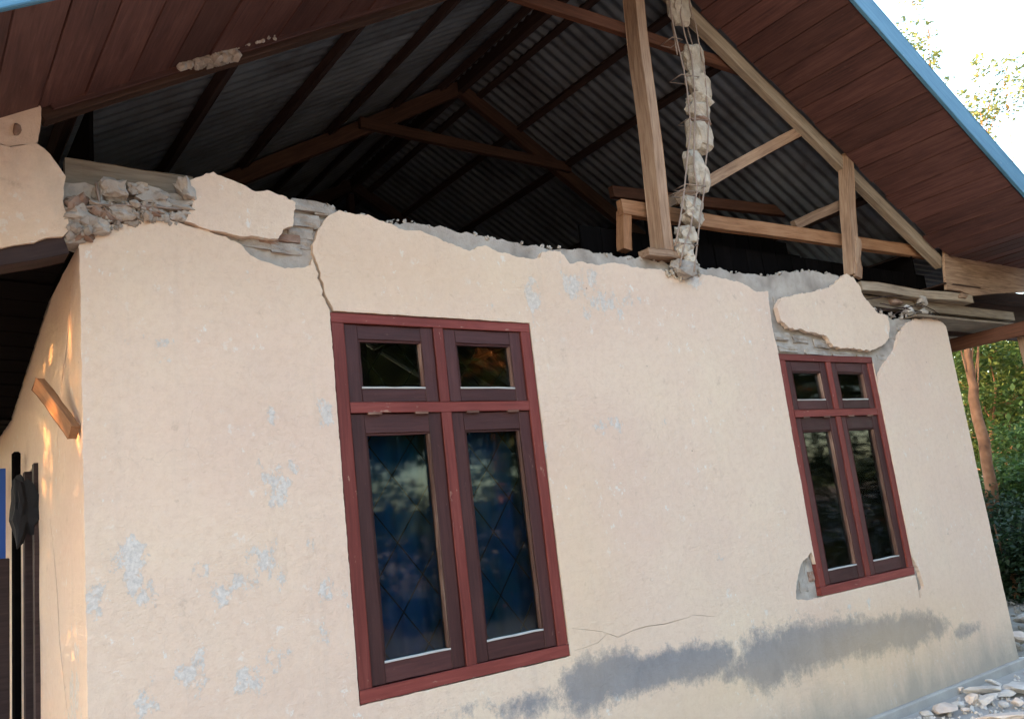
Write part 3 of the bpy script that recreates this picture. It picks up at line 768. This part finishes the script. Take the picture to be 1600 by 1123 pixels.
# front truss
slope_beam('rafter', APX + .005, 2.105, .045, .06, .11, M_rough, dz=-.05, wob=.006)
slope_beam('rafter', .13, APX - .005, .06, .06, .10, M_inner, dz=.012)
zc = .897
beam('collar_tie', U(.62, zc + .012, .115), U(1.47, zc + .010, .115), .045, .085, M_red, roof, wob=.005)
beam('king_post', W(1036, 402, .02), W(984, -60, .02), .085, .12, M_pine, roof, up=Vector((0, 1, 0)), wob=.006)
beam('post_block', W(1006, 396, .0), W(1062, 402, .0), .09, .05, M_pine, roof)
beam('post', W(1332, 432, .02), W(1320, 244, .02), .085, .09, M_pine, roof, up=Vector((0, 1, 0)), wob=.005)
beam('post', W(1340, 434, -.02), W(1338, 372, -.02), .07, .035, M_pine, roof, up=Vector((0, 1, 0)), wob=.005)
beam('tie_beam', W(968, 326, .13), W(1466, 398, .13), .05, .10, M_pine2, roof, wob=.006)
beam('post', W(976, 392, .14), W(974, 330, .14), .07, .07, M_pine2, roof, up=Vector((0, 1, 0)))
beam('strut', W(1052, 313, .17), W(1250, 205, .09), .045, .08, M_pine, roof, wob=.004)
beam('strut', W(1000, 335, .17), W(1060, 309, .165), .045, .075, M_pine, roof, wob=.004)
beam('strut', W(1240, 352, .19), W(1318, 318, .10), .045, .075, M_pine, roof, wob=.004)
beam('wall_plate', W(300, 306, .11), W(100, 278, .11), .05, .16, M_rough, roof)
beam('upper_rail', W(955, 300, .86), W(1405, 352, .86), .05, .09, M_red, roof)
# second and third truss inside
for Y in (2.12, 4.3, 6.3):
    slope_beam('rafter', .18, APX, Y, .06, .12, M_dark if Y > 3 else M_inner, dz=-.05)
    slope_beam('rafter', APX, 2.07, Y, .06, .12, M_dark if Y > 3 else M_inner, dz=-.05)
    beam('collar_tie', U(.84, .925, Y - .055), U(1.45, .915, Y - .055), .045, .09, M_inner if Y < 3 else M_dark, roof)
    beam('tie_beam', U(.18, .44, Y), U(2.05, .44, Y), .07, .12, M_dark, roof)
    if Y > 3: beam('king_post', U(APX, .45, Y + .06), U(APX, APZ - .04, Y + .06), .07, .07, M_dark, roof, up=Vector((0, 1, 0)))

# ---------------- gable soffit planks and blue fascia
def plank_side(sgn):
    x = APX + sgn * .004; step = .0475; k = 0
    end = 2.52 if sgn > 0 else -.13
    rnd = random.Random(3 + sgn)
    while (x < end) if sgn > 0 else (x > end):
        wd = step * rnd.choice([1, 1, .95, 1.04])
        xn = x + sgn * wd
        xm = (x + xn) / 2; z = (roofz(x) + roofz(xn)) / 2
        sl = (roofz(xn) - roofz(x)) / (xn - x)
        up = Vector((-sl, 0, 1)).normalized()
        Lw = math.hypot((xn - x) * S, (roofz(xn) - roofz(x)) * S) - .004
        jit = rnd.uniform(-.002, .002)
        yin = -.006 + rnd.uniform(-.03, .012)
        if sgn < 0: yin = .0 + rnd.uniform(-.008, .004)
        beam('soffit_plank', U(xm, z, OV + .028) + Vector((0, 0, jit)), U(xm, z, yin) + Vector((0, 0, jit + rnd.uniform(-.004, .004))), Lw, .014, M_plank, house, up=up, wob=.0012, segs=5, bev=.002)
        x = xn
plank_side(1); plank_side(-1)
# fascia boards (blue) along the rake
def fascia(xa, xb):
    sl = (roofz(xb) - roofz(xa)) / (xb - xa); up = Vector((-sl, 0, 1)).normalized()
    beam('fascia_board', U(xa, roofz(xa), OV) + up * .068, U(xb, roofz(xb), OV) + up * .068, .026, .19, M_blue, house, up=up, wob=.002, segs=14, bev=.003)
fascia(APX + .01, 2.1); fascia(2.104, 2.5); fascia(-.15, APX - .012)
# trim under the left rake with cement crumbs
slope_beam('trim_board', .14, APX - .01, -.014, .018, .05, M_plank, dz=.0, parent=house)
crumbs('mortar_crumbs', 190, along([(275, 98), (300, 99), (335, 92), (365, 85)], -.04, .0, .028), M_core, house, .02, .075, 15)
crumbs('mortar_crumbs', 60, along([(330, 88), (380, 72), (430, 60)], -.04, .0, .012), M_core, house, .015, .045, 16)

# ---------------- right eave: closing board, plate log, outrigger
eb = [(1476, 388), (1500, 394), (1540, 401), (1600, 412), (1680, 424), (1680, 452), (1600, 456), (1560, 458), (1520, 462), (1500, 454), (1480, 452), (1477, 420)]
o = plate('closing_board', jag(XZ(eb, -.02), .05, .002, 41), [], -.02, .025, M_pine, house, grid=.08, relief=.003)
beam('wall_plate', W(1338, 448, .03), W(1512, 470, .03), .09, .075, M_rough, house, wob=.008)
beam('wall_plate', U(1.70, .405, .10), U(2.46, .405, .10), .08, .085, M_rough, house, wob=.006)
lump('log_end', W(1500, 463, .0), (.16, .08, .07), M_pine, house, seed=9)
beam('eave_board', U(1.72, .41, .30), U(2.8, .41, .30), .03, .36, M_dark, house)  # dark board added to block sky gaps behind the wall end
for k in range(5):
    beam('eave_board', U(2.07, .462, .08 + k * .21), U(2.85, .462, .08 + k * .21), .2, .016, M_inner, house)
for k in range(3):
    beam('outrigger_board', U(1.9, .372 + k * .0, .16 + k * .42), U(2.45, .372, .16 + k * .42), .40, .02, M_rough, house)
beam('porch_beam', U(2.30, .343, -.95), U(2.30, .343, 4.0), .06, .12, M_red, house)
beam('porch_post', U(2.335, -.43, -.16), U(2.335, .33, -.16), .09, .09, M_pine, house, up=Vector((0, 1, 0)))
# left side eave: boards coloured near-black for deep shade, low over the side door
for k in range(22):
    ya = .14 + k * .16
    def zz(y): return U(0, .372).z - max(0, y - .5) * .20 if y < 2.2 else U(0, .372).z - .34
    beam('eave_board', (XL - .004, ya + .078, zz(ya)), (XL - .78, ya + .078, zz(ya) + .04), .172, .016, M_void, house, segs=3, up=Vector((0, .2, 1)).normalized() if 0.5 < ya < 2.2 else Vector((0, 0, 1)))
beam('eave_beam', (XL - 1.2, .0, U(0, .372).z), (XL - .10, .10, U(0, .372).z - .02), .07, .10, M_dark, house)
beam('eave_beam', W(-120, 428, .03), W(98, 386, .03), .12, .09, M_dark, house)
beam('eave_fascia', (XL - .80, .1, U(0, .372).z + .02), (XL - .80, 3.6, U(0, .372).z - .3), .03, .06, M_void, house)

# ---------------- side door
boxes('door_jamb', [(XL - .015, XL + .10, dY0, dY0 + .07, zb, dZ)], M_dark, house)
boxes('door_jamb', [(XL - .015, XL + .10, dY1 - .07, dY1, zb, dZ)], M_dark, house)
boxes('door', [(XL + .055, XL + .09, dY0 + .072, dY1 - .072, .04, dZ - .05)], M_dark, house)
boxes('drain_pipe', [(XL - .06, XL - .02, dY1 + .03, dY1 + .07, zb, 2.2)], M_void, house, .01)

pp = W(5, 950, 1.9)
boxes('porch_post', [(pp.x - .16, pp.x + .03, 1.9, 2.0, -.02, W(5, 872, 1.9).z)], M_dark, house, .006)  # dark filler board added for the dark clutter beyond the door
# ================================================================== THINGS
# curtain behind each window
def curtain(w, m, label, z_lo, z_hi, seed):
    v, f = [], []; nx_, nz_ = 90, 14
    for j in range(nz_ + 1):
        t = j / nz_
        for i in range(nx_ + 1):
            s_ = i / nx_; x = w[0] + .05 + (w[1] - w[0] - .10) * s_
            y = .165 + .022 * sin(s_ * 46 + 1.5 * sin(t * 3 + seed)) * (.5 + .5 * t) + .02 * noise.noise(Vector((s_ * 5, t * 3, seed)))
            v.append((x, y, z_lo + (z_hi - z_lo) * t + .0))
    for j in range(nz_):
        for i in range(nx_):
            a = j * (nx_ + 1) + i; f.append((a, a + 1, a + nx_ + 2, a + nx_ + 1))
    nvv = len(v)
    o = obj('curtain', pyd('curtain', v, f, True), m)
    md = o.modifiers.new('thick', 'SOLIDIFY'); md.thickness = .003
    return tag(o, label, 'curtain')
curtain(W1, M_curt, 'deep blue curtain hanging behind the large nearer window', W1[2] + .03, W1[2] + 1.27, 1)
curtain(W2, M_curtg, 'dim grey-green curtain hanging behind the smaller farther window', W2[2] + .03, W2[2] + 1.10, 4)

# the broken practical column hanging from its bars
col = empty('broken_column', 'slender crumbled concrete column hanging on bent reinforcing wires in the gable opening', 'column', W(1072, 428, -.02))
ci = Matrix.Translation(-Vector(col.location))
def colpart(o): o.parent = col; o.matrix_basis = ci @ o.matrix_basis; return o
def c3(x, y): return (850 + x / 2.4956, y / 2.4956)
CH = [(512, -70, 90, 110, 1), (527, 35, 82, 100, 1), (588, 240, 66, 96, 1), (602, 345, 74, 95, 1), (604, 392, 76, 40, 1), (602, 440, 70, 62, 1), (610, 478, 60, 30, 0), (606, 540, 74, 110, 1), (597, 640, 78, 90, 1), (600, 700, 66, 90, 1), (578, 800, 78, 60, 1), (578, 845, 80, 62, 1), (566, 918, 84, 62, 1), (540, 975, 76, 60, 1), (562, 1005, 60, 50, 1), (545, 1052, 90, 56, 2)]
for k, (x, y, w_, h_, kind) in enumerate(CH):
    p = W(*c3(x, y), -.02); a = W(*c3(x - w_ / 2, y), -.02); b = W(*c3(x + w_ / 2, y), -.02); t = W(*c3(x, y - h_ / 2), -.02); u = W(*c3(x, y + h_ / 2), -.02)
    wd = (b.x - a.x) * .94; ht = abs(t.z - u.z) * 1.1
    m = (M_brickred, M_chunk, M_core)[kind]
    colpart(lump('concrete_chunk', p, (wd * .95, .105, ht * 1.04), m, None, seed=40 + k, sub=3, rough=.26, rot=Euler((0, random.uniform(-.10, .10), random.uniform(-.2, .2))), cuts=3))
WR = [[(478, -60), (500, 80), (520, 170), (545, 270), (558, 350), (568, 450), (572, 500), (560, 600), (552, 690), (545, 760), (530, 860), (512, 960)],
      [(540, -60), (532, 60), (550, 140), (575, 220), (585, 330), (590, 430), (585, 540), (585, 650), (598, 740), (585, 800), (570, 900), (545, 960), (530, 1040)],
      [(560, -60), (570, 30), (592, 100), (606, 180), (625, 260), (634, 380), (642, 480), (638, 570), (628, 660), (622, 760), (605, 880), (592, 1000), (585, 1060)],
      [(500, -60), (552, 60), (562, 120), (586, 200), (610, 300), (620, 400), (625, 500), (610, 640), (605, 800), (575, 960), (560, 1040)],
      [(498, 90), (506, 130), (512, 170), (520, 215)]]
for k, L in enumerate(WR):
    Y = (-.072, -.075, -.07, .03, -.06)[k]
    pts = []
    for i in range(len(L) - 1):
        for t in (0, .5): pts.append(W(*c3(L[i][0] * (1 - t) + L[i + 1][0] * t, L[i][1] * (1 - t) + L[i + 1][1] * t), Y + random.uniform(-.003, .003)))
    pts.append(W(*c3(*L[-1]), Y))
    colpart(tube('reinforcing_wire', pts, .0058, M_rebar, None))
for k, (x, y, w_) in enumerate([(570, 295, 70), (605, 465, 72), (592, 722, 78), (575, 745, 70), (560, 950, 80), (520, 150, 40)]):
    a = W(*c3(x - w_ / 2, y - 4), -.077); b = W(*c3(x + w_ / 2, y + 5), -.077); bb = b + Vector((0, .11, 0)); aa = a + Vector((0, .11, 0))
    colpart(tube('stirrup', [a, b, bb, aa, a], .0035, M_rebar, None, n=5))

# board sticking out of the side wall
p0 = SX(124, 668, XL - .02); p1 = SX(60, 600, XL - .10)
bo = beam('wooden_batten', Vector((XL - .02, .06, p0.z)), p1, .035, .06, M_pine2, None)
tag(bo, 'short orange-brown wooden batten jutting from the side wall near its corner', 'batten')
# black cloth on the door jamb
bag = lump('cloth_bag', SX(38, 795, XL - .05), (.10, .16, .30), M_black, None, seed=5, sub=3, rough=.5)
tag(bag, 'crumpled black cloth hanging on the side door jamb', 'cloth')
ta, tb = W(-70, 735, 2.3), W(9, 872, 2.3)
tp = boxes('blue_tarpaulin', [(ta.x, tb.x, 2.3, 2.312, tb.z, ta.z)], M_tarp)
tag(tp, 'blue plastic sheet hanging beyond the side door', 'tarpaulin')

# twigs and a stone on the right end of the wall
for k, (a, b) in enumerate([((1352, 468), (1420, 462)), ((1360, 486), (1440, 478)), ((1375, 474), (1462, 492)), ((1440, 476), (1478, 500)), ((1395, 492), (1450, 470))]):
    tube('twig', [W(*a, .0), W((a[0] + b[0]) / 2, (a[1] + b[1]) / 2 + random.uniform(-4, 4), -.01), W(*b, .02)], .004, M_dark, house)
lump('stone', W(1437, 470, .03), (.12, .10, .11), M_core, house, seed=61)
lump('stone', W(1418, 484, .03), (.13, .08, .08), M_rub, house, seed=62)
lump('stone', W(1440, 488, .03), (.12, .08, .06), M_core, house, seed=63)
lump('stone', W(1398, 472, .06), (.18, .08, .05), M_brickred, house, seed=64)

# ---------------- rubble at the foot of the wall
RB = [((1478, 1106), (.30, .20, .07), M_rubp, 'large flat piece of fallen plaster nearest the camera'),
      ((1535, 1078), (.32, .18, .08), M_rub, 'broad grey broken slab lying in the middle of the rubble'),
      ((1541, 1093), (.24, .16, .07), M_rub, 'grey wedge of masonry in front of the broad slab'),
      ((1520, 1092), (.12, .10, .09), M_rubp, 'small pale rounded lump leaning on the broad slab'),
      ((1573, 1084), (.15, .10, .05), M_rub, 'thin grey flake right of the broad slab'),
      ((1448, 1114), (.10, .09, .05), M_rub, 'little grey chip left of the flat plaster piece'),
      ((1575, 1118), (.55, .40, .06), M_rubp, 'widest pale slab at the bottom right of the rubble'),
      ((1597, 1075), (.30, .30, .08), M_rub, 'grey slab farther right, beyond the thin flake'),
      ((1425, 1126), (.25, .18, .05), M_rub, 'half-hidden flat grey slab leftmost in the rubble'),
      ((1592, 992), (.16, .20, .14), M_rubp, 'pinkish chunk standing beside the far wall corner'),
      ((1601, 1030), (.24, .18, .05), M_rub, 'thin grey slab just beyond the wall corner'),
      ((1604, 965), (.35, .3, .12), M_brick, 'dark mossy block lying behind the wall corner')]
RB += [((1497, 1100), (.10, .07, .05), M_rub, 'small dark-edged chip between the flat plaster piece and the rounded lump'),
       ((1510, 1108), (.08, .08, .04), M_rubp, 'tiny pale chip just in front of the rounded lump'),
       ((1552, 1066), (.13, .10, .05), M_rub, 'narrow grey sliver behind the broad slab'),
       ((1500, 1077), (.09, .07, .05), M_rubp, 'pale chip nearest the plinth, behind the rounded lump'),
       ((1588, 1096), (.14, .09, .06), M_rubp, 'pale broken corner piece at the edge of the widest slab'),
       ((1566, 1100), (.10, .08, .05), M_rub, 'grey fist-sized bit right of the grey wedge')]
for k, (p, s_, m, lb) in enumerate(RB):
    s_ = tuple(a_ * .82 for a_ in s_)
    c = G(*p, Z=.02 + s_[2] * .5)
    o = lump('rubble_piece', c, s_, m, None, seed=80 + k, sub=2, rough=.22, rot=Euler((random.uniform(-.25, .25), random.uniform(-.25, .25), random.uniform(0, 3))), cuts=7)
    tag(o, lb, 'rubble', 'rubble pieces fallen at the foot of the wall')
def gr(r):
    t = r.random(); p = Vector((4.3 + 5.5 * r.random(), -.10 - .8 * r.random() ** .8, .018)); return p
gb_ = crumbs('gravel', 1500, gr, M_rub, None, .012, .05, 90)
def gr2(r): return Vector((7.2 + 3.5 * r.random(), -.6 + 2.5 * r.random(), .005))
crumbs('gravel', 700, gr2, M_ground, None, .015, .07, 91)

# ================================================================== TREES
def tree(name, label, cat, base, h, blobs, leaf_m, nleaf, lsize, seed, trunk_pts=None, r0=.16, group=None, br=1.0):
    rnd = random.Random(seed)
    base = Vector(base)
    t = empty(name, label, cat, base, group)
    tp_ = trunk_pts or [(0, 0, -.2), (.1, .05, h * .3), (-.05, .1, h * .6), (.05, 0, h * .85)]
    bm = bmesh.new()
    def limb(pts, ra, rb, n=7):
        prev = None
        for i, p in enumerate(pts):
            tt = i / (len(pts) - 1); r = ra * (1 - tt) + rb * tt
            d = (Vector(pts[min(i + 1, len(pts) - 1)]) - Vector(pts[max(i - 1, 0)])).normalized(); a = d.orthogonal().normalized(); b = d.cross(a)
            ring = [bm.verts.new(Vector(p) + (a * cos(2 * pi * k / n) + b * sin(2 * pi * k / n)) * r * (1 + rnd.uniform(-.12, .12))) for k in range(n)]
            if prev:
                for k in range(n): bm.faces.new((prev[k], prev[(k + 1) % n], ring[(k + 1) % n], ring[k]))
            prev = ring
    fine = []
    for i in range(len(tp_) - 1):
        for q in range(4): fine.append(Vector(tp_[i]).lerp(Vector(tp_[i + 1]), q / 4) + Vector((rnd.uniform(-.015, .015), rnd.uniform(-.015, .015), 0)))
    fine.append(Vector(tp_[-1]))
    limb(fine, r0, r0 * .3)
    for bi, (c, r_) in enumerate(blobs):
        c = Vector(c); st = fine[min(len(fine) - 2, int(len(fine) * (.35 + .5 * rnd.random())))]
        mid = st.lerp(c, .5) + Vector((rnd.uniform(-.2, .2), rnd.uniform(-.2, .2), rnd.uniform(-.1, .3)))
        limb([st, mid, c], r0 * .28 * br, r0 * .06 * br, 5)
        for q in range(3):
            e_ = c + Vector((rnd.uniform(-1, 1), rnd.uniform(-1, 1), rnd.uniform(-.6, .8))) * r_ * .8
            limb([mid.lerp(c, .5), (mid + c + e_) / 3 + Vector((0, 0, .1)), e_], r0 * .10 * br, r0 * .03 * br, 4)
    for fc in bm.faces: fc.smooth = True
    tk = obj('trunk', bm, M_bark, t)
    # leaves in sprigs
    v, f, tone = [], [], []
    tot = sum(r_ ** 2 for _, r_ in blobs)
    for c, r_ in blobs:
        nn = int(nleaf * r_ ** 2 / tot); ns = max(3, nn // 14)
        for s_ in range(ns):
            d = Vector((rnd.gauss(0, 1), rnd.gauss(0, 1), rnd.gauss(0, 1))).normalized(); rr = r_ * rnd.uniform(.25, 1.0) ** .6
            sc = Vector(c) + Vector((d.x * rr, d.y * rr, d.z * rr * .75)); tn = rnd.random()
            for l in range(14):
                p = sc + Vector((rnd.gauss(0, 1), rnd.gauss(0, 1), rnd.gauss(0, .7))) * r_ * .13
                a = Vector((rnd.gauss(0, 1), rnd.gauss(0, 1), rnd.gauss(0, .5))).normalized(); b = a.cross(Vector((rnd.gauss(0, .4), rnd.gauss(0, .4), 1))).normalized()
                L = lsize * rnd.uniform(.6, 1.3); i0 = len(v)
                v += [tuple(p), tuple(p + a * L * .5 + b * L * .28), tuple(p + a * L), tuple(p + a * L * .5 - b * L * .28)]
                f.append((i0, i0 + 1, i0 + 2, i0 + 3)); tt = min(1, max(0, tn * .7 + rnd.random() * .3)); tone += [tt] * 4
    me = pyd('crown', v, f); at = me.attributes.new('tone', 'FLOAT', 'POINT'); at.data.foreach_set('value', tone)
    obj('crown', me, leaf_m, t)
    return t
def at_dir(px, py, dist):
    r = ray(px, py); r2 = math.hypot(r.x, r.y); return EYE + r * (dist / r2)
def rel_(p, b): return Vector(p) - Vector(b)
# A: tall thin tree with orange bark right behind the corner, its sparse top above the roof
bA = at_dir(1556, 800, 13.5); bA.z = -.03
trA = [rel_(at_dir(1562, 930, 13.5), bA), rel_(at_dir(1548, 760, 13.5), bA), rel_(at_dir(1522, 620, 13.5), bA), rel_(at_dir(1512, 555, 13.5), bA), rel_(at_dir(1500, 300, 13.5), bA)]
blA = [(rel_(at_dir(px, py, 13.5), bA), r_) for px, py, r_ in [(1415, 60, .38), (1440, 85, .35), (1465, 130, .25), (1535, 165, .42), (1555, 180, .38), (1548, 105, .28), (1490, 230, .5), (1400, 110, .4), (1460, 190, .4), (1620, 120, .5), (1450, -40, .5)]]
tree('slender_tree', 'slender tree with orange-brown forked trunk rising past the right house corner', 'tree', bA, 8, blA, M_leafp, 3600, .075, 1, trA, .10, br=.5)
def bush(name, label, px, py, dist, specs, lm, n, ls, seed, cat='tree', r0=.1):
    b = at_dir(px, py, dist); b.z = -.03
    bl = [(rel_(at_dir(x, y, dist + dd), b), r_) for x, y, dd, r_ in specs]
    tree(name, label, cat, b, 3, bl, lm, n, ls, seed, None if cat == 'tree' else [(0, 0, -.1), (.05, 0, .3), (0, .05, .7)], r0)
bush('leafy_tree', 'bright yellow-green leafy tree seen just above the porch beam', 1580, 800, 17, [(1520, 600, 0, .9), (1580, 590, 1, 1.0), (1620, 660, 0, 1.1), (1560, 680, 1.5, 1.0), (1500, 680, 1, .9), (1500, 760, 1, .8), (1600, 540, 2, 1.2), (1540, 530, 0, .9)], M_leafy, 14000, .12, 2)
bush('leafy_tree', 'darker green tree filling the gap between house and post', 1600, 820, 20, [(1600, 720, 0, 1.3), (1540, 760, 1, 1.2), (1640, 620, 0, 1.5), (1500, 600, 2, 1.3), (1560, 640, 2, 1.3), (1600, 800, -1, 1.2)], M_leafg, 14000, .14, 3)
bush('shrub', 'dark dense shrub at the foot of the trees by the house corner', 1580, 900, 12.5, [(1560, 850, 0, .55), (1600, 840, .5, .6), (1540, 800, .8, .5), (1590, 905, -.3, .5), (1640, 870, 0, .7), (1565, 925, .3, .4), (1540, 880, .8, .5)], M_leafd, 12000, .08, 4, 'shrub', .05)
bush('shrub', 'green shrub growing higher behind the dark one', 1600, 850, 14.5, [(1590, 760, 0, .7), (1550, 780, .5, .6), (1630, 780, 0, .8), (1600, 700, 1, .6)], M_leafg, 9000, .09, 5, 'shrub', .05)
def plain_tree(base, h, R_, lm, n, ls, seed, label, name='broad_tree'):
    rnd = random.Random(seed); bl = []
    for k in range(11):
        a = rnd.uniform(0, 6.28); rr = R_ * rnd.uniform(.1, .75); bl.append((Vector((cos(a) * rr, sin(a) * rr, h * rnd.uniform(.45, .95))), R_ * rnd.uniform(.32, .5)))
    return tree(name, label, 'tree', base, h, bl, lm, n, ls, seed, None, .2)
# trees around the yard, mostly outside the frame: they dapple the low sun and show in the panes
T0 = plain_tree((-7.5, 4.6, 0), 5.8, 2.5, M_leafg, 9000, .16, 31, 'broad tree in the yard to the left of the house')
def copy_tree_(src, loc, rot, sc, label):
    o = src.copy(); C.objects.link(o); o.location = loc; o.rotation_euler = (0, 0, rot); o.scale = (sc,) * 3; o['label'] = label
    for ch in list(src.children):
        c = ch.copy(); C.objects.link(c); c.parent = o
    return o
SP = [((-9, 1.2, 0), 1, .95, 'second tree to the left, nearest the side wall'), ((-11, 8, 0), 2, 1.2, 'large tree behind the left yard tree'),
      ((20, 11, 0), .6, 1.2, 'tree far behind the right side of the house'), ((24, 5, 0), 2.6, 1.2, 'tree standing alone beyond the right corner'), ((17, 16, 0), 5.2, 1.1, 'tree behind the rear of the house')]
for loc, r_, s_, lb in SP: copy_tree_(T0, loc, r_, s_, lb)

# unseen hedges and trees, mostly added to shade the side wall and darken reflections
hb = [(Vector((random.uniform(-.4, .4), y, z)), .75) for y in (-1.6, -.5, .6, 1.7, 2.8, 3.9, 5) for z in (.5, 1.3, 1.9, 2.2)]
tree('hedge', 'unseen tall hedge added on the left to shade the lower side wall', 'hedge', (-3.6, 2.0, 0), 3, hb, M_leafd, 30000, .14, 71, [(0, 0, -.1), (0, 0, .5), (0, .1, 1.2)], .05)
TD = plain_tree((10.5, -11.5, 0), 7.5, 3.6, M_leafd, 15000, .22, 51, 'unseen dense tree added to darken reflections in the large window')
rb = [(Vector((x, random.uniform(-.5, .5), z)), 1.1) for x in (-4, -2.4, -.8, .8, 2.4, 4) for z in (.7, 1.9)]
TH = tree('hedge', 'unseen dark hedge added under the trees to darken pane reflections', 'hedge', (10, -10, 0), 3, rb, M_leafd, 14000, .18, 72, [(0, 0, -.1), (0, 0, .5), (0, .1, 1.2)], .05)
for loc, r_, s_, lb in [((13.5, -12.5, 0), 3.3, 1.15, 'unseen dense tree added between the two hedges to darken pane reflections'), ((-8, 3.5, 0), 2.0, 1.0, 'unseen dark tree added close behind the left hedge to block sky light'), ((-9, 9.5, 0), .4, 1.2, 'unseen dark tree added behind the far end of the left hedge to block sky light'), ((-9.5, -1.5, 0), 4.4, .9, 'unseen dark tree added behind the near end of the left hedge to block sky light'), ((12, -16, 0), 2.9, 1.35, 'unseen very tall dark tree added behind the first row to darken pane reflections'), ((8.5, -17.5, 0), .9, 1.3, 'unseen tall dark tree added at the back left to darken pane reflections'), ((20, -12, 0), 5.1, 1.3, 'unseen tall dark tree added at the back right to darken pane reflections'), ((6, -13.5, 0), 1.2, 1, 'unseen dark tree added left of the first row to darken pane reflections'), ((15.5, -9, 0), 2.2, .95, 'dark tree opposite the smaller window'), ((20, -5.5, 0), 4, 1.1, 'dark tree far right across the yard')]: copy_tree_(TD, loc, r_, s_, lb)
for loc, r_, s_, lb in [((18, -6.5, 0), .5, 1.1, 'unseen dark hedge added far right to darken pane reflections'), ((3, -13, 0), .1, 1, 'unseen dark hedge added far left to darken pane reflections')]: copy_tree_(TH, loc, r_, s_, lb)
